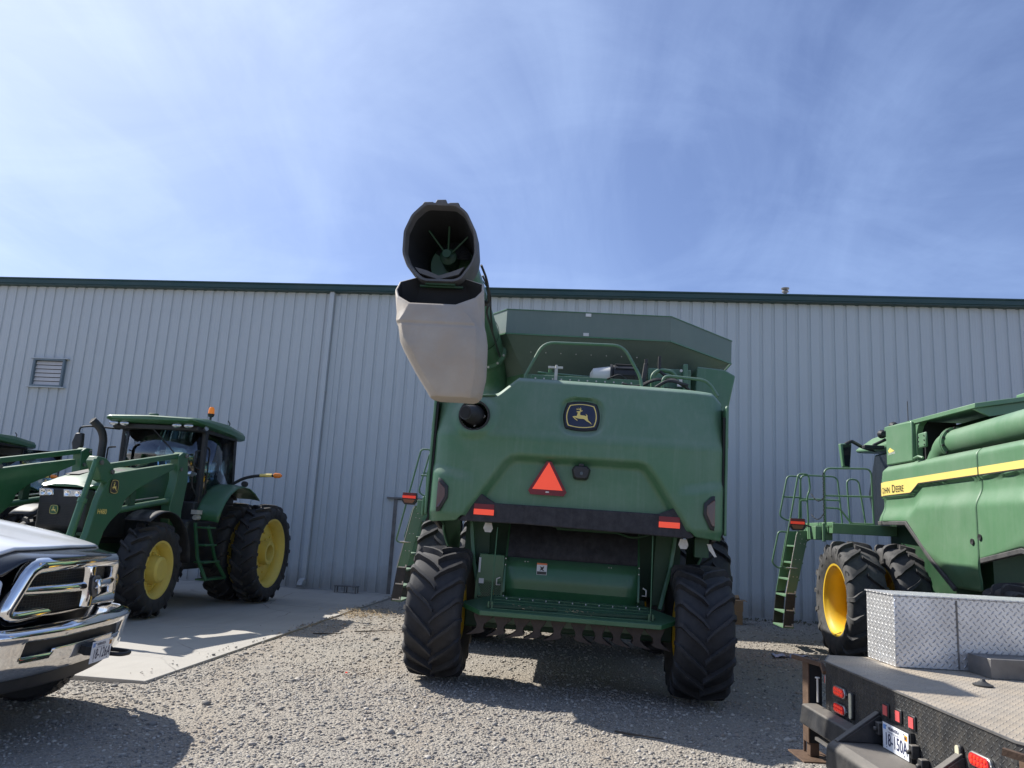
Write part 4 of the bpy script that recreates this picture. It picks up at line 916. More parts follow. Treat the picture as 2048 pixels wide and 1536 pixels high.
def deck(C):
    MB().box(-1.64, 1.66, -.46, 1.5, 3.24, 3.33).box(-.95, 1.6, .0, 1.5, 3.331, 3.42).build('engine_deck', green_in, C)  # wide lower slab added to stop sunlight leaking through the hollow body
    MB().tube([(-.71, -.1, 3.60), (-.71, -.1, 3.76), (-.50, -.1, 4.205), (.52, -.1, 4.215), (.76, -.1, 3.80), (.78, -.1, 3.60)], .02, 10, round_=.14).build('deck_rail', green, C)
    MB().box(-.66, .78, .26, .32, 3.74, 3.85).box(-.66, .95, .9, .95, 3.70, 3.98).box(-.62, -.56, .3, .95, 3.76, 3.82).box(.2, .26, .3, .95, 3.76, 3.82).build('deck_frame', green, C, bevel=.006)
    bl = MB()
    for i in range(12): bl.cyl((-.60+.115*i, .25, 3.80), (-.60+.115*i, .262, 3.80), .012, n=6)
    bl.build('deck_bolts', zinc, C)
    mf = MB(); mf.lathe([(-.30, .04), (-.26, .11), (-.02, .15), (0, .15)], 'x', (.42, .62, 3.94), 24); mf.build('muffler_wrap', paper, C)
    mk = MB(); mk.lathe([(0, .15), (.02, .165), (.30, .17), (.36, .12)], 'x', (.42, .62, 3.95), 24)
    for i in range(12):
        a = 2*math.pi*i/12; mk.box(.46, .74, -.008, .008, .155, .185, Matrix.Translation((0, .62, 3.95)) @ Matrix.Rotation(a, 4, 'X'))
    mk.build('air_cleaner', black, C)
    MB().lathe([(0, .158), (0, .176), (.03, .176), (.03, .158)], 'x', (.39, .62, 3.945), 24).build('muffler_band', black, C)
    p = MB(); p.box(.92, 1.50, .75, .80, 3.70, 4.13); p.box(1.38, 1.44, .62, .75, 3.70, 4.18); p.box(1.0, 1.2, .70, .75, 3.85, 4.05)
    p.build('engine_side_plate', green, C, bevel=.008)
    q = MB(); q.box(1.30, 1.37, .60, .62, 3.86, 3.96); q.cyl((1.35, .6, 4.08), (1.35, .62, 4.08), .02, n=8); q.build('plate_tag', zinc, C)
    h = MB()
    h.tube([(.80, .2, 3.70), (.84, .2, 4.05), (.86, .2, 4.06)], .03, 8); h.tube([(1.02, .25, 4.14), (1.02, .25, 3.98), (1.12, .2, 3.90), (1.25, .1, 3.82)], .022, 8, round_=.06)
    h.tube([(.70, .1, 3.68), (.95, .0, 3.82), (1.25, -.05, 3.80), (1.45, .05, 3.66)], .016, 6, round_=.1); h.tube([(.55, .2, 3.78), (.72, .1, 3.72), (.98, .1, 3.86), (1.2, .1, 3.84), (1.5, .2, 3.68)], .014, 6, round_=.1)
    h.tube([(.60, .3, 3.86), (.50, .2, 3.90), (.35, .25, 3.84)], .012, 6, round_=.05); h.tube([(.95, -.05, 3.70), (1.1, -.1, 3.80), (1.35, -.1, 3.74)], .02, 6, round_=.1)
    h.box(1.05, 1.18, .0, .1, 3.64, 3.72); h.cyl((.84, .2, 3.9), (.84, .2, 4.12), .022, n=8); h.cyl((1.02, .25, 4.10), (1.02, .25, 4.18), .02, n=8)
    h.build('engine_hoses', black, C)
    MB().tube([(.95, .25, 3.66), (.93, .25, 3.92), (1.02, .25, 4.0), (1.20, .25, 3.98), (1.26, .25, 3.86)], .028, 8, round_=.1).build('coolant_pipe', green, C)
    MB().tube([(1.04, -.05, 3.66), (1.04, -.05, 3.86), (1.60, -.05, 3.83), (1.72, -.1, 3.62)], .02, 8, round_=.12).build('deck_rail', green, C)
    k = MB()
    for a, b in ((-.52, 3.88), (-.15, 3.92), (-.42, 4.0)): k.cyl((a, .6, b-.2), (a, .6, b), .03, n=8); k.box(a-.06, a+.06, .55, .65, b-.10, b-.05)
    k.cyl((-.60, .7, 3.97), (.4, .7, 3.93), .018, n=8); k.build('deck_fittings', green, C)
    z = MB().box(-.35, -.31, .24, .26, 3.68, 3.95).box(-.45, -.25, .5, .55, 4.0, 4.03).cyl((-.33, .25, 3.94), (-.33, .25, 3.99), .015).build('deck_clamps', zinc, C)
def tank_closed(C):
    MB().box(-1.0, 1.5, 1.5, 4.1, 3.25, 3.92).box(-1.02, -1.0, 2.2, 2.6, 3.3, 3.9).build('grain_tank', green_in, C)
    cv = MB(); n = 5; a = [(-1.62, 3.955), (-.5, 4.16), (.5, 4.16), (1.62, 3.955), (1.62, 3.885), (.5, 4.09), (-.5, 4.09), (-1.62, 3.885)]
    cv.rings([[(x, y, z+dz) for x, z in a][::-1] for y, dz in ((.80, -.005), (3.9, .07))]); cv.build('tank_cover', green, C, bevel=.008)
    MB().prism([(-1.615, 3.88), (-1.58, 3.88), (-.5, 4.085), (-.2, 4.085), (-.5, 3.95), (-1.4, 3.78)], 'y', .86, .90).build('cover_brace', green, C)
    MB().box(-.75, -.55, 1.0, 1.35, 4.13, 4.20).box(-.2, .1, 1.0, 1.3, 4.16, 4.23).build('cover_hinge', green, C, bevel=.02)
    MB().prism([(2.72, 3.30), (2.72, 3.97), (2.45, 3.955), (2.60, 3.88), (2.68, 3.75), (2.69, 3.30)], 'x', -1.60, -1.50).build('tank_side_flange', green, C, bevel=.01)
    MB().box(-1.5, -1.0, 2.6, 2.7, 3.3, 3.95).build('tank_inner_wall', dark, C)
    MB().box(-1.5, 1.55, -.55, 1.5, 3.2, 3.29).build('engine_deck', green_in, C)

A1 = combine('large green combine in the middle seen from behind with orange triangle and grey auger chute', (-.25, 9.75, 0), 1.2, .9, lad=-.10, full=True)
rear_works(A1); tank_open(A1); deck(A1)
auger(A1, 1.40, -1.80, 4.42, 4.60, -1.43, .255, [(-1.40, 2.05, 4.1), (-1.38, 2.05, 3.3)]); spout(A1)
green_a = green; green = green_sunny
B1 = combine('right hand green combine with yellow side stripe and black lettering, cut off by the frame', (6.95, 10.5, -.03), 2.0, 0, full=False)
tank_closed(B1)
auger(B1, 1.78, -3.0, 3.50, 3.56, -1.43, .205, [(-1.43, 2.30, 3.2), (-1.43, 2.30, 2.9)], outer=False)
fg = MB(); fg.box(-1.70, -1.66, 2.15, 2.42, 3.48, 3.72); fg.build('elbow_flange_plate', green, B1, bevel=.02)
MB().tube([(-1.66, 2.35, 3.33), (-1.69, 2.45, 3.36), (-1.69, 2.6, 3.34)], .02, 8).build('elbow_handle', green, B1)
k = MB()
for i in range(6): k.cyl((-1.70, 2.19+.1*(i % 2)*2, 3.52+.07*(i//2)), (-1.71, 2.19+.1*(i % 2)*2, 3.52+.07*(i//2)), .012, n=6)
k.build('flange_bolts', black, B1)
green = green_a
# ------------------------------------------------------------------ tractors
def tractor(label, loc, yaw_, loader=True, door_open=False, rimm=None, scale=1.):
    T = thing('farm_tractor', label, 'tractor', loc, (0, 0, R(yaw_)), 'green tractors parked on the concrete apron'); T.scale = (scale,)*3
    for s in (-1, 1):
        wheel(T, (s*1.50, .15, 1.03), 1.03, .50, .69, 20, -1, out=s, disc=.02, rim=yellow_pale, hub=(.24, .20), kind='axle')
        wheel(T, (s*.86, .15, 1.03), 1.03, .50, .69, 20, -1, out=s, disc=-.0, rim=yellow_pale, hub=(.2, .1), kind='dish')
        wheel(T, (s*1.03, 3.66, .80), .805, .46, .455, 17, -1, out=s, disc=-.02, rim=yellow_pale, hub=(.215, .20), kind='hub', steer=R(3))
    MB().cyl((-1.45, .15, 1.03), (1.45, .15, 1.03), .14, n=16).box(-.45, .45, -.6, 2.2, .75, 1.65).build('rear_axle', green_in, T, bevel=.03)
    MB().cyl((-.95, 3.66, .80), (.95, 3.66, .80), .10, n=12).box(-.28, .28, 1.5, 4.6, .65, 1.35).build('front_axle', green_in, T, bevel=.03)
    MB().box(-.36, .36, 2.2, 4.3, 1.2, 2.0).build('engine_block', dark, T)
    # bonnet
    rs = []
    for y, hw, zt, zb in ((2.25, .50, 2.58, 1.95), (3.0, .50, 2.53, 1.93), (3.8, .49, 2.42, 1.90), (4.3, .475, 2.28, 1.97), (4.58, .46, 2.18, 2.08), (4.66, .42, 2.12, 2.08)):
        rs.append([(hw, y, zb), (hw*.99, y, zb+(zt-zb)*.55), (hw*.86, y, zt-.035), (hw*.45, y, zt), (0, y, zt+.008), (-hw*.45, y, zt), (-hw*.86, y, zt-.035), (-hw*.99, y, zb+(zt-zb)*.55), (-hw, y, zb)])
    MB().rings(rs).build('bonnet', green_deep, T, bevel=.02, smooth=40)
    for s in (-1, 1):
        MB().add([(s*.10, 3.5, 2.475), (s*.38, 3.5, 2.455), (s*.33, 4.25, 2.302), (s*.08, 4.25, 2.308)], [(0, 1, 2, 3) if s > 0 else (3, 2, 1, 0)]).build('bonnet_grille', black, T, smooth=None, solid=-.012)
    ns = MB(); ns.rings([[(s_*hw, y, z) for s_, z in ((1, zb), (1, zt), (.5, zt+.0), (-.5, zt), (-1, zt), (-1, zb))] for y, hw, zt, zb in ((3.6, .47, 1.93, 1.30), (4.3, .47, 2.0, 1.30), (4.60, .45, 2.06, 1.36), (4.67, .40, 2.06, 1.44))])
    ns.build('nose_grille', black, T, bevel=.03)
    gs = MB()
    for i in range(14): gs.box(-.38, .38, 4.672, 4.678, 1.47+.026*i, 1.478+.026*i)
    gs.build('grille_bars', inkblack, T)
    for cx, w_ in ((.29, .27), (-.17, .34)):
        q = [(cx-w_/2, 1.945), (cx+w_/2-.02, 1.925), (cx+w_/2, 2.045), (cx-w_/2+.02, 2.04)]
        hl = MB().prism(q, 'y', 4.62, 4.685).build('headlamp', clear, T, bevel=.008)
        b = MB()
        for a in ((-.07, .05) if w_ < .3 else (-.09, .09)): b.lathe([(0, .048), (.012, .048), (.012, .036), (.002, .002)], 'y', (cx+a, 4.684, 1.985), 18)
        b.build('lamp_reflector', chrome, hl)
    MB().prism([(4.20, 1.93), (4.55, 1.93), (4.56, 2.05), (4.22, 2.02)], 'x', -.482, -.455).build('headlamp', clear, T, bevel=.006)
    e = emblem(T, (.10, 4.69, 1.715), (-1, 0, 0), (0, 0, 1), .075, .075, green_deep)
    # weight bracket / front hitch clutter
    f = MB(); f.box(-.35, .35, 4.6, 4.85, .7, 1.2); f.tube([(-.3, 4.75, 1.30), (-.1, 4.8, 1.38), (.2, 4.8, 1.36)], .012); f.tube([(.1, 4.78, 1.28), (.5, 4.8, 1.36), (.62, 4.7, 1.25)], .012); f.box(-.62, -.42, 4.7, 4.8, 1.33, 1.38)
    f.build('front_hitch', green_in, T, bevel=.01)
    # cab: posts, glazing, roof
    z0, z1 = 2.18, 3.40
    posts = [((.64, 2.22, 2.1), (.70, 2.18, z1)), ((-.64, 2.22, 2.1), (-.70, 2.18, z1)), ((.84, 1.9, 1.7), (.84, 1.95, z1)), ((-.84, 1.9, 1.7), (-.84, 1.95, z1)), ((.82, .52, 2.2), (.80, .62, z1)), ((-.82, .52, 2.2), (-.80, .62, z1))]
    if loader or 1: posts = posts[2:]
    for a, b in posts: MB().bar([a, b], .09, .11, up=(0, 1, 0)).build('cab_post', black, T, bevel=.012)
    MB().box(-.88, .88, .45, 2.1, 1.55, 2.0).box(-.62, .62, 2.0, 2.3, 1.8, 2.42).build('cab_base', black, T, bevel=.03)
    MB().grid(lambda x, z: (x, 2.30-.30*(x/.82)**2, z), lin(-.80, .80, 9), [2.36, z1]).build('windscreen', glass, T, smooth=60, solid=.006)
    MB().add([(-.80, .56, 2.1), (.80, .56, 2.1), (.78, .62, z1), (-.78, .62, z1)], [(0, 1, 2, 3)]).build('rear_window', glass, T, solid=.006)
    for s in (-1, 1):
        if door_open and s < 0:
            d = MB().add([(-.86, .70, 2.0), (-1.62, .30, 1.95), (-1.66, .30, 3.32), (-.86, .72, 3.32)], [(0, 1, 2, 3)]).build('open_door', glass, T, solid=.006)
            MB().tube([(-.86, .70, 2.0), (-1.62, .30, 1.95), (-1.66, .30, 3.32), (-.86, .72, 3.32)], .022, 6, closed=True).build('door_frame', black, d)
            continue
        MB().add([(s*.86, .58, 2.2), (s*.87, 1.88, 1.75), (s*.85, 1.88, z1), (s*.82, .64, z1)], [(0, 1, 2, 3)]).build('door', glass, T, solid=.006)
    MB().tube([(-.875, 1.75, 1.95), (-.875, 1.75, 3.05), (-.86, 1.85, 3.08)], .014, 6, round_=.05).build('grab_bar', black, T)
    rf = MB(); rs = []
    for y, hw, a, b in ((.30, .84, 3.44, 3.50), (.38, .93, 3.36, 3.55), (1.2, .99, 3.40, 3.62), (2.1, 1.0, 3.43, 3.61), (2.50, .93, 3.47, 3.575), (2.56, .84, 3.50, 3.55)):
        rs.append([(hw, y, a+.03), (hw, y, (a+b)/2+.02), (hw*.93, y, b), (0, y, b+.02), (-hw*.93, y, b), (-hw, y, (a+b)/2+.02), (-hw, y, a+.03), (-hw*.9, y, a), (hw*.9, y, a)])
    MB().rings(rs).build('cab_roof', green_deep, T, bevel=.02, smooth=45)
    MB().box(-.88, .88, .6, 2.34, 3.34, 3.44).build('roof_lining', black, T, bevel=.02)
    MB().box(-.08, .08, 2.40, 2.47, 3.60, 3.635).build('roof_badge', green_deep, T, bevel=.005)
    for a in (.80, .58, -.50, -.74):
        l_ = MB().lathe([(0, .07), (.03, .078), (.045, .06), (.05, .001)], 'y', (0, 0, 0), 20).mesh('work_lamp', clear, 40); o = place(l_, 'work_lamp', T, loc=(a, 2.42, 3.425)); o.scale = (1.2, 1, .62)
    l_ = MB().lathe([(0, .055), (-.03, .062), (-.04, .001)], 'x', (0, 0, 0), 18).mesh('work_lamp', clear, 40); place(l_, 'work_lamp', T, loc=(-.93, 2.15, 3.42)).scale = (1, 1.2, .75)
    if loader:
     bc = MB().cyl((-.72, 1.6, 3.58), (-.72, 1.6, 3.73), .022).lathe([(0, .05), (.045, .068), (.06, .068)], 'z', (-.72, 1.6, 3.725), 18).build('beacon', black, T)
     MB().lathe([(0, .062), (.10, .056), (.135, .035), (.14, .001)], 'z', (-.72, 1.6, 3.79), 18).build('beacon_lens', material('beacon_orange', (.85, .22, .02), .3, var=.05, emit=((1, .3, .03), .15)), bc)
    MB().tube([(-.88, 1.1, 3.58), (-.90, 1.1, 3.66), (-.86, 1.12, 3.72)], .012).build('antenna_stub', black, T)
    # interior
    it = MB(); it.box(-.28, .28, .75, 1.25, 2.0, 2.25); it.box(-.26, .26, .68, .84, 2.2, 2.95); it.box(-.16, .16, .68, .80, 2.98, 3.15); it.box(-.2, .2, 1.95, 2.12, 2.2, 2.62); it.box(-.62, -.38, .8, 1.6, 2.0, 2.45); it.box(-.75, .75, .58, .66, 3.15, 3.38)
    it.build('cab_seat', cabgrey, T, bevel=.04); MB().tube([(.19*math.cos(q), 1.86-.07*math.sin(q), 2.66+.17*math.sin(q)) for q in lin(0, 2*math.pi, 17)[:-1]], .014, 6, closed=True).build('steering_wheel', black, T)
    MB().tube([(.05, 2.33, 3.36), (-.30, 2.32, 3.05), (-.58, 2.24, 2.72)], .011, 5).build('wiper', black, T)
    # exhaust stack, mirrors
    MB().tube([(1.02, 2.35, 1.9), (1.02, 2.35, 3.12), (1.06, 2.42, 3.30), (1.17, 2.55, 3.44)], .074, 18, round_=.1).build('exhaust_stack', black, T)
    MB().cyl((1.17, 2.551, 3.441), (1.172, 2.555, 3.444), .060, n=16).build('stack_bore', dark, T)
    for s in (-1, 1):
        if s > 0:
            MB().tube([(.80, 2.2, 3.33), (1.30, 2.4, 3.34), (1.50, 2.42, 3.31), (1.50, 2.42, 3.18)], .018, 8, round_=.06).build('mirror_arm', black, T)
            MB().prism([(1.40, 3.20), (1.55, 3.19), (1.60, 3.0), (1.56, 2.85), (1.44, 2.84), (1.38, 2.95)], 'y', 2.37, 2.47).build('mirror', black, T, bevel=.03, seg=3)
        MB().tube([(s*.90, 2.15, 2.62), (s*.90, 2.35, 2.66), (s*.90, 2.35, 2.95), (s*.88, 2.15, 2.98)], .016, 8, round_=.05).build('grab_rail', black, T)
        if s < 0 or 1:
            l_ = MB().lathe([(0, .08), (.04, .085), (.05, .001)], 'y', (0, 0, 0), 18).mesh('road_lamp', clear, 40); place(l_, 'road_lamp', T, loc=(s*1.0, 2.55, 2.50)).scale = (1.1, 1, .6); MB().tube([(s*.95, 2.2, 2.1), (s*1.0, 2.5, 2.25), (s*1.0, 2.55, 2.46)], .02).build('lamp_bracket', black, T)
        # rear fender: arched skin
        arc = [(.15+1.22*math.cos(q), 1.06+1.22*math.sin(q)) for q in [R(a) for a in lin(28, 118, 16)]]
        arc = [(2.08, 1.66), (2.0, 1.86), (1.86, 2.06), (1.66, 2.23), (1.42, 2.35), (1.15, 2.40), (.85, 2.38), (.55, 2.29), (.30, 2.16)]
        mb = MB(); us = [.80, .95, 1.15, 1.30, 1.36]
        mb.grid(lambda u, t: (s*u, arc[t][0]-(u-.8)*.12, arc[t][1]-.25*max(0, u-1.18)**1.2), us, list(range(len(arc))), flip=(s > 0)); mb.build('rear_fender', green_deep, T, smooth=50, solid=.02)
        MB().bar([(s*.86, a+.03, b-.05) for a, b in arc], .04, .06, up=(1, 0, 0)).build('fender_seal', black, T)
        MB().prism([(2.05, 1.5), (2.0, 1.85), (1.6, 2.2), (1.0, 2.36), (.3, 2.15), (.3, 1.5)], 'x', s*.62, s*.80).build('fender_inner', black, T)
        # signal arm with amber lamp
        sa = MB().tube([(s*1.05, .95, 2.42), (s*1.25, .92, 2.55), (s*1.50, .9, 2.615), (s*1.90, .9, 2.64)], .032, 8, round_=.1).build('signal_arm', black, T)
        MB().cyl((s*1.60, .9, 2.628), (s*1.86, .9, 2.641), .036, n=10).build('reflective_band', decal_y, sa)
        MB().lathe([(0, .04), (s*.02, .055), (s*.12, .050), (s*.17, .02), (s*.172, .001)], 'x', (s*1.90, .9, 2.642), 14).build('amber_lens', amber, sa)
        MB().lathe([(0, .03), (.04, .06), (.12, .06)], 'y', (s*1.30, .85, 2.43), 14).build('fender_lamp', black, T)
        # front fender
        fa = [(3.66+.92*math.cos(q), .80+.98*math.sin(q)) for q in [R(a) for a in lin(55, 175, 16)]]
        fb = MB(); fb.grid(lambda u, t: (s*u, fa[t][0], fa[t][1]-.35*max(0, u-1.16)**1.5), [.80, .95, 1.1, 1.2, 1.27], list(range(16)), flip=(s < 0)); fb.build('front_fender', black, T, smooth=50, solid=.015)
        # fuel tank and steps
        MB().box(s*.45, s*.92, 1.05, 2.35, .72, 1.65).build('fuel_tank', black, T, bevel=.06)
        st = MB()
        for z, a, b in ((.52, 1.15, 1.98), (.85, 1.48, 2.12), (1.17, 1.70, 2.15), (1.50, 1.82, 2.18)): st.box(s*1.02, s*1.24, a, b, z, z+.035)
        st.build('cab_steps', green_deep, T, bevel=.006)
        MB().bar([(s*1.24, 1.98, .53), (s*1.12, 2.18, .95), (s*1.0, 2.20, 1.6)], .03, .08, up=(0, 1, 0)).bar([(s*1.24, 1.18, .53), (s*1.14, 1.50, .9), (s*1.05, 1.78, 1.55)], .03, .08, up=(0, 1, 0)).build('step_side', green_deep, T)
    MB().cyl((-1.0, 2.25, 1.70), (-1.0, 2.1, 1.70), .05, n=10).box(-1.06, -.94, 2.1, 2.3, 1.76, 1.84).build('hydraulic_coupler', zinc, T)
    if not loader: return T
    # ---- front loader
    for s in (-1, 1):
        X = s*.95
        def pp(name, poly, t0, t1, mat=green_deep, bv=.012): return MB().prism([(a-.06, b) for a, b in poly], 'x', X-t0, X+t1).build(name, mat, T, bevel=bv)
        arm = pp('loader_arm', [(3.30, 2.63), (4.3, 2.455), (5.08, 2.31), (5.24, 2.02), (5.30, 1.88), (5.42, 1.40), (5.62, .95), (5.70, .55), (5.40, .50), (5.22, .95), (5.05, 1.42), (4.93, 1.57), (4.70, 1.74), (4.62, 1.93), (4.37, 2.10), (3.28, 2.53)], .055, .055)
        MB().bar([(X, 3.02, 2.80), (X, 5.02, 2.435)], .09, .085).build('leveling_link', green_deep, T, bevel=.01)
        pp('loader_mast', [(3.22, 2.78), (3.08, 2.86), (2.92, 2.86), (2.80, 2.38), (2.88, 1.80), (2.80, 1.25), (3.22, 1.25), (3.30, 1.86), (3.17, 2.35)], .085, .085)
        pp('knee_plate', [(5.50, 2.55), (5.30, 2.54), (5.08, 2.42), (5.06, 2.28), (5.20, 2.16), (5.36, 2.20), (5.56, 2.47)], .08, .08)
        pn = MB()
        for a, b in ((2.98, 2.80), (5.12, 2.34), (5.42, 2.46), (3.10, 2.55)): pn.cyl((X-.11, a-.06, b), (X+.11, a-.06, b), .035, n=12)
        pn.build('pivot_pins', rawsteel, T)
        MB().tube([(X-.12, 5.54, 2.49), (X-.12, 5.74, 1.80)], .040, 14).build('tilt_cylinder', green_deep, T)
        MB().tube([(X-.12, 5.72, 1.87), (X-.12, 6.0, .9)], .056, 14).cyl((X-.12, 5.71, 1.90), (X-.12, 5.727, 1.84), .066, n=14).build('tilt_cylinder_barrel', green_deep, T)
        MB().tube([(X+s*.0, 3.1, 1.98), (X, 4.1, 1.84), (X, 4.7, 1.75)], .055, 14).build('lift_cylinder', green_deep, T)
        MB().tube([(X+.07, 3.4, 2.02), (X+.07, 4.2, 1.92), (X+.07, 4.6, 1.88)], .012).build('hydraulic_line', steel, T)
        MB().box(X-.04, X+.04, 4.25, 4.40, 1.85, 2.1).build('arm_bracket', green_in, T)
        if s > 0:
            h = MB()
            for i in range(16):
                t = i/16; a, b = Vector((X-.07, 5.42, 2.52)), Vector((X-.1, 5.62, 1.75)); h.tube([a.lerp(b, t), a.lerp(b, t+.03)], .022 if i % 2 else .015, 6)
            h.tube([(X-.07, 5.42, 2.52), (X-.1, 5.62, 1.75)], .012, 6); h.build('armored_hose', steel, T)
        else:
            emblem(arm, (X-.068, 4.92, 2.12), (0, -1, 0), (0, 0, 1), .105, .115, inkblack)
            t = MB(); text_mb(t, 'H480', .105, (X-.062, 5.24, 1.69), (0, -1, 0), (0, 0, 1), .002); t.build('arm_lettering', decal_y, arm, smooth=None)
    MB().cyl((-.95, 5.35, .95), (.95, 5.35, .95), .07, n=14).build('cross_tube', green_deep, T)
    bk = MB(); bk.prism([(5.65, .12), (6.35, .12), (6.35, .16), (5.75, .2), (5.62, .55), (5.75, 1.0), (5.68, 1.02), (5.52, .55)], 'x', -1.15, 1.15); bk.build('loader_bucket', black, T, bevel=.01)
    return T
tractor('green loader tractor with dual rear wheels and orange beacon standing behind the white pickup', (-8.5, 16.45, .02), 180)
tractor('green tractor at the far left edge with its glass cab door swung open', (-14.75, 18.3, .02), 180, loader=False, door_open=True, scale=.93)

# ------------------------------------------------------------------ licence plate
def licence_plate(parent, num, org, ux, uz, county=True):
    ux, uz, org = Vector(ux).normalized(), Vector(uz).normalized(), Vector(org); nn = ux.cross(uz)
    def rect(x0, x1, z0, z1, d, name, mat, par, d0=None):
        d0 = d-.002 if d0 is None else d0
        V = [org+ux*a+uz*b+nn*c for c in (d0, d) for a, b in ((x0, z0), (x1, z0), (x1, z1), (x0, z1))]
        return MB().add(V, [(4, 5, 6, 7), (3, 2, 1, 0), (0, 1, 5, 4), (1, 2, 6, 5), (2, 3, 7, 6), (3, 0, 4, 7)]).build(name, mat, par, smooth=None)
    p = rect(-.1525, .1525, -.0765, .0765, .004, 'licence_plate', plate_w, parent, 0.)
    rect(-.143, -.112, .038, .066, .006, 'plate_sticker', stickblue, p); rect(.110, .142, .030, .060, .006, 'plate_sticker', stickor, p)
    t = MB()
    text_mb(t, num, .092, org+ux*-.128+uz*-.050+nn*.0055, ux*.84, uz*1.12, .0012)
    text_mb(t, 'NEBRASKA', .027, org+ux*-.085+uz*.044+nn*.0055, ux, uz, .0006); text_mb(t, 'COMMERCIAL TRUCK', .0135, org+ux*-.090+uz*.026+nn*.0055, ux, uz)
    text_mb(t, '01', .026, org+ux*.113+uz*.036+nn*.0075, ux, uz, .0008)
    for a in (-.104, .104): 
        for b in (.062, -.062): t.add([org+ux*(a+.005*math.cos(q))+uz*(b+.005*math.sin(q))+nn*.0056 for q in lin(0, 2*math.pi, 9)[:-1]], [tuple(range(8))])
    t.build('plate_lettering', ink, p, smooth=None)
    return p

# ------------------------------------------------------------------ white pickup
def pickup():
    P = thing('pickup_truck', 'white pickup with chrome grille and bumper at the left edge of the yard', 'pickup truck', (-4.2198, 6.3666, -.286), (0, 0, R(-82))); P.scale = (1.14, 1.14, 1.14)
    def sweep(x): return -.03-.13*(abs(x)/.7)**2.2          # plan curve of the nose
    # grille surround: outer band, four openings
    def gx(x, z): return x
    out = [(-.645, 1.40), (-.60, 1.435), (.56, 1.42), (.63, 1.385), (.69, 1.25), (.76, 1.05), (.70, 1.03), (0, 1.035), (-.70, 1.06), (-.755, 1.085), (-.73, 1.25)]
    def bar3(name, pts, w_, d, par=P, mat=chrome, b=.010, off=0.):
        return MB().bar([(x, sweep(x)+off, z) for x, z in pts], w_, d, up=(0, 1, 0)).build(name, mat, par, bevel=b, smooth=40, seg=3)
    def flat(mb, k):      # squash a round section so the band is broader than deep
        return mb
    gs = MB().tube([(x, sweep(x)-.02, z) for x, z in fillet2([(-.655, 1.422), (.575, 1.415), (.735, 1.082), (-.745, 1.095)], .08)], .057, 18, closed=True).build('grille_surround', chrome, P, smooth=60)
    MB().tube([(x, sweep(x)-.015, 1.250+.005*x) for x in lin(-.68, .64, 13)], .034, 16).build('grille_crossbar', chrome, gs, smooth=60)
    MB().rings([[(-.035+a*k, .0+b*.9-.02, z) for a, b in ((-.07, -.03), (-.055, .012), (-.02, .035), (.02, .035), (.055, .012), (.07, -.03))] for z, k in ((1.40, .95), (1.33, .78), (1.25, .80), (1.17, .78), (1.10, .95))]).build('grille_upright', chrome, gs, smooth=50, bevel=.008)
    gm = MB(); gm.grid(lambda u, z: ((lambda x: (x, sweep(x)-.06, z))(interp([(-1, interp([(1.07, -.745), (1.44, -.65)], z)), (1, interp([(1.07, .735), (1.44, .575)], z))], u))), lin(-1, 1, 13), [1.08, 1.42]); gm.build('grille_mesh', material('honeycomb_grille', (.012, .012, .014), .5, extra=honey), gs, smooth=60, uv=True)
    hd_ = MB(); 
    em = MB().prism(shield_small(.062, .075), 'y', .022, .036).build('grille_emblem', rawsteel, gs, bevel=.004)
    for ob in (em,): ob.location = (-.035, 0, 1.253)
    rm = MB()
    for s in (-1, 1): rm.tube([(s*(.028+.022*math.cos(q)*.9), .045, .012+.030*math.sin(q)*(1 if q < 4.2 else .8)) for q in lin(.6, 5.4, 15)], [.010-.0003*i for i in range(15)], 8)
    rm.tube([(0, .042, .045), (0, .052, .01), (0, .056, -.035), (0, .05, -.055)], [.016, .018, .014, .009], 10)
    o = rm.build('rams_head_badge', chrome, em, smooth=50)
    MB().grid(lambda x, z: (x, sweep(x)-.035-(1.09-z)*.35, z), lin(-.76, .76, 17), [.98, 1.03, 1.085], flip=True).build('grille_fascia', chrome, gs, smooth=60)
    # bumper: swept chrome beam with a long slot
    def by(x): return .05-.10*(abs(x)/.8)**2.5-(.28*((abs(x)-.85)/.2)**2 if abs(x) > .85 else 0)
    zs = [.70, .715, .74, .80, .850, .862, .872, .93, .945, .955, .97, .985, 1.00, 1.015, 1.028, 1.032]
    def lean(z): return interp([(.70, -.06), (.715, -.035), (.74, -.02), (.862, .0), (.945, .02), (.985, .035), (1.00, .028), (1.015, .005), (1.032, -.05)], z)
    xs = sorted(lin(-1.05, 1.05, 43)+[-.605, .715, -.42, .44])
    bm = MB().grid(lambda x, z: (x, by(x)+lean(z), z+.012*(x > 0)*x*0), xs, zs, skip=lambda x, z: -.605 < x < .715 and (.850 if abs(x) > .43 else .872) < z < .945, flip=True)
    bp = bm.build('front_bumper', chrome, P, smooth=50, solid=.012)
    MB().grid(lambda x, z: (x, by(x)-.035, z), lin(-.64, .75, 9), [.83, .98], flip=True).build('bumper_slot', black, bp)
    ft = MB(); 
    # lower valance, skid parts
    MB().rings([[(x, by(x)-.06, .72), (x, by(x)-.10, .60+.03*abs(x)), (x, by(x)-.25, .58), (x, by(x)-.25, .74)] for x in lin(-.62, .95, 13)]).build('lower_valance', black, P, bevel=.01)
    for s in (-1,):
        MB().tube([(s*.44, -.15, .715), (s*.44, .03, .705), (s*.455, .11, .70), (s*.53, .135, .70), (s*.605, .11, .70), (s*.62, .03, .705), (s*.60, -.15, .715)], .016, 10, round_=.06).build('tow_hook', black, P)
    # bonnet and guard
    def gU(x): return interp([(0, 1.512), (.60, 1.504), (.75, 1.465), (1.0, 1.425)], abs(x))
    def gL(x): return interp([(0, 1.465), (.64, 1.455), (.76, 1.355), (1.0, 1.355)], abs(x))
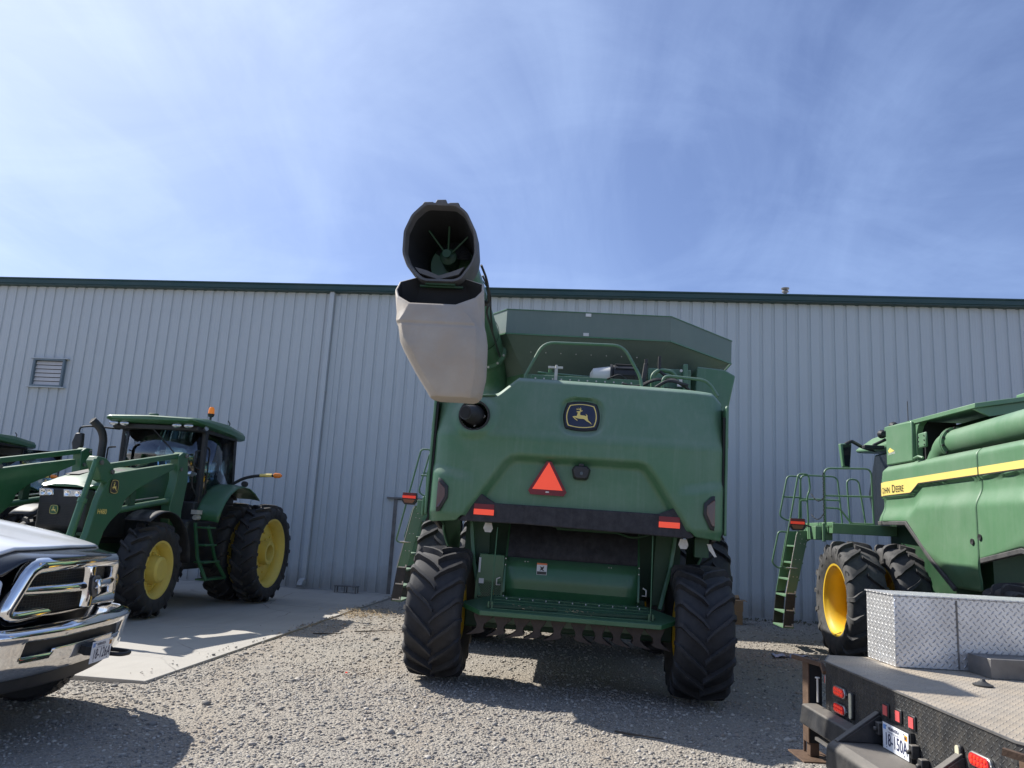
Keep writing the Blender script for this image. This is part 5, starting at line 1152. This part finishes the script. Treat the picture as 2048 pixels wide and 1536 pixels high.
    def hz(x, t): return gU(x)+.004+.185*min(1, t/1.0)**.75-.03*(abs(x)/.95)**3*min(1, t*3)
    def hx(x, t): return x
    hd = MB().grid(lambda x, t: (x*(.93+.07*sst(0, .5, t)), -.20-.13*(abs(x)/.8)**2.4*(1-t*.5)-t, hz(x, t)+.018*sst(.30, .42, abs(x))*sst(.1, .35, t)-.012*sst(.1, .3, t)), lin(-1.0, 1.0, 41), [0, .02, .05, .1, .2, .35, .5, .7, .9, 1.15, 1.4], flip=False)
    hd.build('bonnet', white, P, smooth=50, solid=.02)
    gd = MB().grid(lambda x, t: (x*.95, -.03-.17*(abs(x)/.8)**2.4-.19*t**1.0+.02*math.sin(t*3), gL(x*.95)*(1-t**.7)+(gU(x)+.006)*t**.7), lin(-1.0, 1.0, 41), lin(0, 1, 7), flip=True)
    gd.build('bonnet_guard', material('gloss_black_guard', (.012, .013, .016), .12, var=.05, coat=.6, dust=.1, dustcol=(.12, .12, .12)), P, smooth=60, solid=.012)
    # headlights, fenders
    for s in (-1, 1):
        hl = MB().rings([[(s*(.775 if z > 1.2 else .80), -.165, z) , (s*.98, -.31, z), (s*1.01, -.60, z), (s*.86, -.6, z), (s*.77, -.35, z)][::s] for z in (1.10, 1.34)]).build('headlamp', material('lamp_chrome', (.72, .75, .80), .18, .15, var=.12, vscale=14), P, bevel=.03, seg=3)
        hi = MB()
        for a, b_ in ((.85, -.222), (.93, -.275)): hi.lathe([(0, .045), (.02, .05), (.02, .038), (.0, .002)], 'y', (s*a, b_+.005, 1.235), 18)
        hi.build('lamp_reflector', chrome, hl)
        fp = [(-.50, 1.12), (-.50, 1.42), (-.8, 1.52), (-1.6, 1.58), (-1.95, 1.58), (-1.95, .62), (-1.72, .62), (-1.68, .82), (-1.55, 1.0), (-1.35, 1.10), (-1.1, 1.12), (-.85, 1.08), (-.66, .95), (-.58, .75), (-.45, .70), (-.32, .75)]
        MB().prism(fp, 'x', s*.86, s*1.0).build('front_wing', white, P, bevel=.03, seg=3)
        for y in (-1.15, -4.75):
            w_ = MB().lathe([(-.13, .235), (-.13, .36), (-.10, .39), (.10, .39), (.13, .36), (.13, .235)], 'x', n=40, cap=False)
            for k in range(36):
                a = 2*math.pi*k/36
                for i, c_ in enumerate((-.085, -.03, .03, .085)): w_.box(c_-.024, c_+.024, -.022, .022, .385, .402, Matrix.Rotation(a+.09*(i % 2), 4, 'X'))
            wh = MB().lathe([(-s*.02, .235), (s*.02, .2), (s*.04, .10), (s*.09, .07), (s*.09, .001)], 'x', n=24).build('wheel', rawsteel, P, loc=(s*.90, y+.33*(y > -2), .60), smooth=35); wh.scale = (1, .93, .93)
            w_.build('tyre', rubber, wh)
        # cab sides and bed
        MB().prism([(-1.96, .60), (-1.96, 1.56), (-5.9, 1.56), (-5.9, .75), (-5.2, .75), (-5.05, 1.05), (-4.75, 1.15), (-4.45, 1.05), (-4.3, .62)], 'x', s*.93, s*1.0).build('body_side', white, P, bevel=.03)
    MB().box(-.84, .84, -1.9, -.35, .6, 1.42).box(-.6, .6, -5.8, -1.9, .5, .9).build('underbody', dark, P)
    MB().rings([[(hw, y0, z), (-hw, y0, z), (-hw, y1, z), (hw, y1, z)] for hw, y0, y1, z in ((.94, -4.1, -1.75, 1.56), (.80, -3.95, -2.45, 2.05))]).build('cab_glass', darkglass, P)
    MB().rings([[(hw, y0, z), (-hw, y0, z), (-hw, y1, z), (hw, y1, z)] for hw, y0, y1, z in ((.80, -3.95, -2.45, 2.05), (.74, -3.85, -2.6, 2.12))]).build('cab_roof', white, P, bevel=.04)
    MB().box(-.9, .9, -5.85, -4.1, 1.0, 1.1).box(-.93, .93, -5.95, -5.9, .75, 1.56).build('load_bed', white, P, bevel=.01)
    for s in (-1, 1):
        MB().prism([(s*1.08, 1.93), (s*1.30, 1.92), (s*1.31, 1.62), (s*1.07, 1.64)][::s], 'y', -1.92, -1.80).build('door_mirror', black, P, bevel=.03).location = (0, -.15, -.02)
        MB().box(s*.94, s*1.10, -2.06, -2.0, 1.70, 1.76).build('mirror_arm', black, P)
    MB().bar([(-.75, -1.62, 1.69), (-.1, -1.55, 1.715), (.3, -1.68, 1.74)], .025, .018).build('wiper', black, P)
    licence_plate(P, '18-126A', (-.105, .105, .785), (-1, 0, 0), (0, .06, 1))
    MB().box(-.22, .0, .02, .085, .76, .82).build('plate_bracket', black, P)
def fillet2(pts, r_):
    return [(p.x, p.y) for p in fillet([Vector((a, b, 0)) for a, b in pts], r_, True, 4)]
def shield_small(a, b): return [(-a, b*.7), (-a*.5, b), (a*.5, b), (a, b*.7), (a*.9, -b*.2), (a*.4, -b*.9), (0, -b*1.05), (-a*.4, -b*.9), (-a*.9, -b*.2)]
def honey(t, p, oc, c, r):
    v = t.new('ShaderNodeTexVoronoi', {'Vector': t.mapping(oc, (1, 0, 1.6)), 'Scale': 34., 'Randomness': .05}, feature='DISTANCE_TO_EDGE').outputs['Distance']
    e = t.ramp(v, .05, .14); b = t.new('ShaderNodeBump', {'Strength': 1., 'Distance': -.02, 'Height': e}); t.put(p.inputs['Normal'], b.outputs[0])
    return t.mix(e, (.030, .030, .032), (.004, .004, .005)), r
pickup()

# ------------------------------------------------------------------ flatbed truck
def flatbed():
    K = thing('flatbed_truck', 'black flatbed truck with tread plate toolbox at the right edge', 'flatbed truck', (1.932, 5.256, -.03), (0, R(.6), R(-83)))
    zt = .985; zb = .60
    outl = [(-1.39, .16), (-1.08, .0), (1.08, .0), (1.39, .16), (1.39, 3.0), (-1.39, 3.0)]
    MB().prism(outl, 'z', zt-.012, zt).build('bed_deck', bedtop, K, uv=True, smooth=None)
    n = len(outl)
    for i in range(n):
        (x0, y0), (x1, y1) = outl[i], outl[(i+1) % n]
        if y0 >= 3 and y1 >= 3: continue
        m = MB().add([(x0, y0, zb), (x1, y1, zb), (x1, y1, zt-.013), (x0, y0, zt-.013)], [(0, 1, 2, 3)])
        me = m.mesh('bed_skirt', bedblack, None); L = me.uv_layers.new(name='UVMap'); ln = math.hypot(x1-x0, y1-y0)
        for li, uvc in zip(me.polygons[0].loop_indices, ((0, 0), (ln, 0), (ln, zt-zb), (0, zt-zb))): L.data[li].uv = uvc
        place(me, 'bed_skirt', K, solid=.008)
    MB().box(-1.1, 1.1, .1, 2.9, .62, .9).build('bed_frame', dark, K)
    MB().bar([(-1.39, .158, zt-.004), (-1.08, -.002, zt-.004), (1.08, -.002, zt-.004), (1.39, .158, zt-.004)], .012, .010).build('bed_edge', rawsteel, K)
    # toolbox
    tb = MB().box(-1.385, -.945, .47, 2.55, zt+.002, 1.50)
    bx = tb.build('toolbox', alum, K, uv=True, bevel=.006)
    MB().box(-1.395, -.937, .462, 2.556, 1.502, 1.512).build('toolbox_lid', alum, bx, uv=True)
    MB().box(-.944, -.940, .935, .947, zt+.01, 1.49).build('toolbox_seam', rawsteel, bx)
    # low steel rail on the deck
    MB().prism([(-.93, 1.0), (-.66, 1.0), (-.66, 3.0), (-.93, 3.0)], 'z', zt+.001, zt+.135).build('gooseneck_rail', rawsteel, K, bevel=.004)
    MB().lathe([(0, .06), (.01, .062), (.018, .04), (.03, .02), (.045, .012), (.046, .001)], 'z', (-.36, .75, zt+.001), 20).build('tie_down_ring', black, K)
    # pipe bumper left, boxed step in the middle
    MB().prism([(-.13, .645), (-.02, .655), (-.0, .64), (-.0, .49), (-.08, .48), (-.15, .51)], 'x', -1.22, -.325).build('bumper_wing', blacksteel, K, bevel=.03, seg=3)
    MB().prism([(-.13, .645), (-.02, .655), (-.0, .64), (-.0, .49), (-.08, .48), (-.15, .51)], 'x', .72, 1.22).build('bumper_wing', blacksteel, K, bevel=.03, seg=3)
    MB().box(-1.0, -.42, -.12, -.06, .44, .46).build('step_slot', rawsteel, K)
    MB().prism([(-.33, .585), (-.28, .618), (.0, .618), (.0, .38), (-.28, .38), (-.34, .44)], 'x', -.32, .715).build('bumper_step', blacksteel, K, bevel=.025, seg=3)
    for x in (-.285, .615):
        MB().prism([(-.27, .62), (-.0, .62), (-.0, .79), (-.02, .79)], 'x', x, x+.05).build('bumper_gusset', blacksteel, K, bevel=.006)
        MB().box(x, x+.055, -.012, 0, .70, .88).build('gusset_plate', blacksteel, K) if 0 else None
        MB().bar([(x+.025, -.285, .615), (x+.025, -.01, .805)], .05, .016, up=(0, -.5, .8)).build('gusset_edge', blacksteel, K, bevel=.004)
    # lamps
    def oval(cx, cz, w_, h, name, mat, y0=-.006, vertical=False):
        pts = []
        rr = min(w_, h)/2
        for sx, sz, a0 in ((1, 1, 0), (-1, 1, 90), (-1, -1, 180), (1, -1, 270)):
            for q in lin(0, 90, 6): pts.append((cx+sx*(w_/2-rr)+rr*math.cos(R(a0+q)), cz+sz*(h/2-rr)+rr*math.sin(R(a0+q))))
        b = MB().prism([((a-cx)*1.16+cx, (b_-cz)*1.16+cz) if not vertical else ((a-cx)*1.4+cx, (b_-cz)*1.06+cz) for a, b_ in pts], 'y', -.02, -.001).build('lamp_bezel', steel if not vertical else black, K, bevel=.004)
        f = MB().prism(pts, 'y', -.026, -.0205).build(name, mat, b, smooth=None)
        if mat is redlens:
            d = MB()
            for i in range(5):
                for j in range(2): d.lathe([(0, .011), (-.004, .009), (-.006, .001)], 'y', (cx-w_*.34+i*w_*.17, -.0262, cz+(j-.5)*h*.42), 8)
            d.build('lamp_diodes', redrefl, b)
        return b
    for s in (-1, 1):
        oval(s*.815, .815, .165, .06, 'tail_lamp', redlens); oval(s*.815, .70, .165, .06, 'tail_lamp', redlens)
        oval(s*.63, .76, .035, .17, 'reverse_lamp', material('cream_lens', (.62, .58, .42), .3, var=.05), vertical=True)
        # chamfer-corner marker
        mk = MB().box(-.035, .035, -.014, -.001, -.03, .03).build('marker_bezel', steel, K, bevel=.004); mk.location = (s*1.16, .045, .84); mk.rotation_euler = (0, 0, -s*R(-27))
        MB().box(-.024, .024, -.018, -.0145, -.024, .024).build('marker_lens', redlens, mk)
    for x in (-.155, .0, .155):
        b = MB().box(x-.036, x+.036, -.013, -.001, .800, .885).build('lamp_bezel', black, K, bevel=.006)
        MB().box(x-.026, x+.026, -.018, -.0135, .812, .872).build('marker_lens', material('faded_red_lens', (.62, .10, .10), .35, var=.1), b)
    licence_plate(K, '18-150A', (0, -.03, .70), (1, 0, 0), (0, 0, 1))
    MB().box(-.165, .165, -.026, -.002, .61, .785).build('plate_backing', black, K)
    cl = MB()
    for x, z in ((-.27, .70), (-.20, .72), (.20, .69), (.30, .64)): cl.box(x-.022, x+.022, -.05, -.002, z-.035, z+.04); cl.cyl((x, -.05, z), (x, -.07, z), .014, n=8)
    cl.build('wiring_socket', blacksteel, K, bevel=.006)
    cb = MB()
    for x, z in ((-.26, .66), (.32, .60)): cb.tube([(x, -.05, z), (x+.02, -.07, z-.05), (x+.03, -.05, z-.09)], .010, 6)
    cb.build('trailer_cable', black, K)
    # corner jack posts
    for s in (-1, 1):
        x = s*1.27; YO = .12
        MB().prism([(x-.055, -.20), (x+.055, -.20), (x+.055, -.188), (x-.043, -.188), (x-.043, -.09), (x-.055, -.09)], 'z', .36, .955).build('jack_post', rust, K, bevel=.003, loc=(0, YO, 0))
        MB().box(x-.04, x+.05, -.185, -.09, .36, .95).build('jack_post_inner', dark, K, loc=(0, YO, 0))
        MB().box(x-.035, x+.035, -.18, -.11, .26, .40).build('jack_leg', rust, K, bevel=.005, loc=(0, YO, 0))
        MB().prism([(x-.16, -.28), (x+.16, -.28), (x+.16, -.03), (x-.16, -.03)], 'z', .245, .258).build('jack_foot', rust, K, bevel=.003, loc=(0, YO, 0))
        MB().tube([(x-.12, -.16, .26), (x-.12, -.16, .38), (x-.04, -.16, .40)], .011, 6, round_=.04).build('jack_handle', rust, K, loc=(0, YO, 0))
        MB().bar([(x-.03, -.17, .975), (x+.12, .0, .945), (x+.2, -.01, .90)], .03, .03).build('post_strap', rust, K)
    MB().cyl((-1.06, -.07, .69), (-1.06, -.07, .86), .008, n=8).cyl((-1.06, -.07, .86), (-1.06, -.07, .868), .018, n=10).build('hitch_pin', zinc, K)
    # running gear and cab (beyond the frame)
    MB().box(-.45, .45, .1, 6.8, .45, .62).build('chassis', blacksteel, K)
    tm = MB().lathe([(-.11, .24), (-.12, .35), (-.09, .39), (.09, .39), (.12, .35), (.11, .24)], 'x', n=36, cap=False).mesh('tyre', rubber, 40)
    wm = MB().lathe([(-.02, .24), (.02, .2), (.05, .08), (.06, .001)], 'x', n=24).mesh('wheel', white, 40)
    for x, y in ((-.95, 1.6), (-.68, 1.6), (.68, 1.6), (.95, 1.6), (-.86, 5.6), (.86, 5.6)): place(tm, 'tyre', place(wm, 'wheel', K, loc=(x, y, .42)))
    MB().rings([[(hw, y0, z), (-hw, y0, z), (-hw, y1, z), (hw, y1, z)] for hw, y0, y1, z in ((.98, 3.25, 5.1, 1.35), (.80, 3.45, 4.7, 1.88), (.74, 3.6, 4.5, 1.95))]).build('cab', white, K, bevel=.05)
    MB().box(-.98, .98, 3.2, 6.6, .6, 1.34).build('cab_body', white, K, bevel=.08)
flatbed()

# ------------------------------------------------------------------ small things
b = MB().box(3.10, 3.50, 18.55, 18.95, -.02, .28).build('cardboard_box', card); tag(b, 'brown cardboard box on the gravel, lower of the pair by the shed wall', 'box', 'cardboard boxes by the wall')
b = MB().box(3.13, 3.52, 18.60, 18.98, .282, .54); b.box(3.20, 3.24, 18.595, 18.60, .24, .31)
o = MB().prism([(3.12, 18.58), (3.52, 18.58), (3.52, 18.97), (3.12, 18.97)], 'z', .282, .52).build('cardboard_box', card); tag(o, 'open brown cardboard box stacked on top of the other box by the wall', 'box', 'cardboard boxes by the wall')
MB().add([(3.12, 18.97, .521), (3.52, 18.97, .521), (3.50, 19.05, .62), (3.14, 19.05, .60), (3.52, 18.58, .521), (3.62, 18.6, .50), (3.62, 18.95, .52)], [(0, 1, 2, 3), (4, 1, 6, 5)]).build('box_flap', card, o, solid=.005)
sc = thing('low_bench', 'small low metal bench by the shed base right of the downspout', 'bench', (-6.13, 19.75, .02))
MB().box(-.30, .30, -.12, .12, .155, .175).build('seat_plate', rawsteel, sc, bevel=.004)
lg = MB().box(-.012, .012, -.012, .012, 0, .156).mesh('leg', rawsteel)
for a in (-.27, -.02, .27):
    for c_ in (-.10, .10): place(lg, 'leg', sc, loc=(a, c_, 0))
wd = MB()
for i in range(260):
    a = random.uniform(.4, 8.5); b_ = 20.08-abs(random.gauss(0, .22)); z0_ = -.03; hgt = random.uniform(.02, .11)
    for k in range(4):
        q = random.uniform(0, 6.28); l_ = random.uniform(.02, .07)
        wd.add([(a, b_, z0_), (a+l_*math.cos(q), b_+l_*math.sin(q), z0_+hgt), (a+l_*math.cos(q)*1.3+.012, b_+l_*math.sin(q)*1.3, z0_+hgt*.8)], [(0, 1, 2)])
o = wd.build('dry_weeds', material('dry_weed', (.11, .105, .06), .85, var=.3), smooth=None); tag(o, 'low dry weeds and litter along the foot of the shed wall', 'weeds', kind='stuff')
st = MB()
for i in range(420):
    a, b_ = -4.45+random.gauss(0, .30), 15.6+random.gauss(0, .45); q = random.uniform(0, 3.14); l_ = random.uniform(.05, .16)
    st.tube([(a, b_, .0+random.uniform(-.02, .05)), (a+l_*math.cos(q), b_+l_*math.sin(q), random.uniform(-.02, .08))], .003, 3)
o = st.build('straw_clump', straw, smooth=None); tag(o, 'pale dry straw blown against the edge of the concrete', 'straw', kind='stuff')
def rag():
    bx_, by_ = 3.15, 13.9
    fn = lambda u, v_: (bx_+u*.75, by_+v_*.34+.08*math.sin(u*5), gz(3, 13)+.03+.05*mnoise.noise((u*5, v_*4, 1))+.03*math.sin(u*9+v_*3)*(1-abs(u-.5)))
    o = MB().grid(fn, lin(0, 1, 22), lin(0, 1, 12), skip=lambda u, v_: abs(v_-.5) > .5-.35*abs(math.sin(u*4+1))-.1 and u > .3).build('crumpled_rag', cloth, solid=.004, smooth=60); tag(o, 'pale crumpled rag lying on the gravel right of the middle combine', 'rag')
rag()
def stick(x0, y0, x1, y1, lab):
    p = [Vector((x0, y0, 0)).lerp(Vector((x1, y1, 0)), t) for t in lin(0, 1, 7)]
    for q in p: q.x += random.uniform(-.015, .015); q.y += random.uniform(-.015, .015); q.z = gz(q.x, q.y)+.022
    o = MB().tube(p, [.009, .010, .010, .008, .007, .006, .004], 6).build('stick', material('dark_twig', (.06, .05, .04), .85)); tag(o, lab, 'stick', 'sticks on the gravel')
stick(-3.85, 13.05, -3.30, 13.5, 'thin dark stick on sunlit gravel beside the concrete corner, longer of two')
stick(-4.35, 12.5, -3.95, 12.7, 'thin dark stick lying almost touching the concrete edge')
stick(.30, 7.9, .75, 7.8, 'dark stick lying in the shadow behind the middle combine')
tg = MB().prism([(-2.90, 9.60), (-2.88, 9.60), (-2.875, 9.62), (-2.895, 9.625)], 'z', -.01, .005).build('red_scrap', redrefl); tag(tg, 'tiny bright red scrap on sunlit gravel', 'scrap')
for i, (a, b_, s_) in enumerate(((1.2, 8.4, .045), (3.6, 12.4, .06), (-1.6, 8.8, .05), (2.6, 15.6, .06))): pass
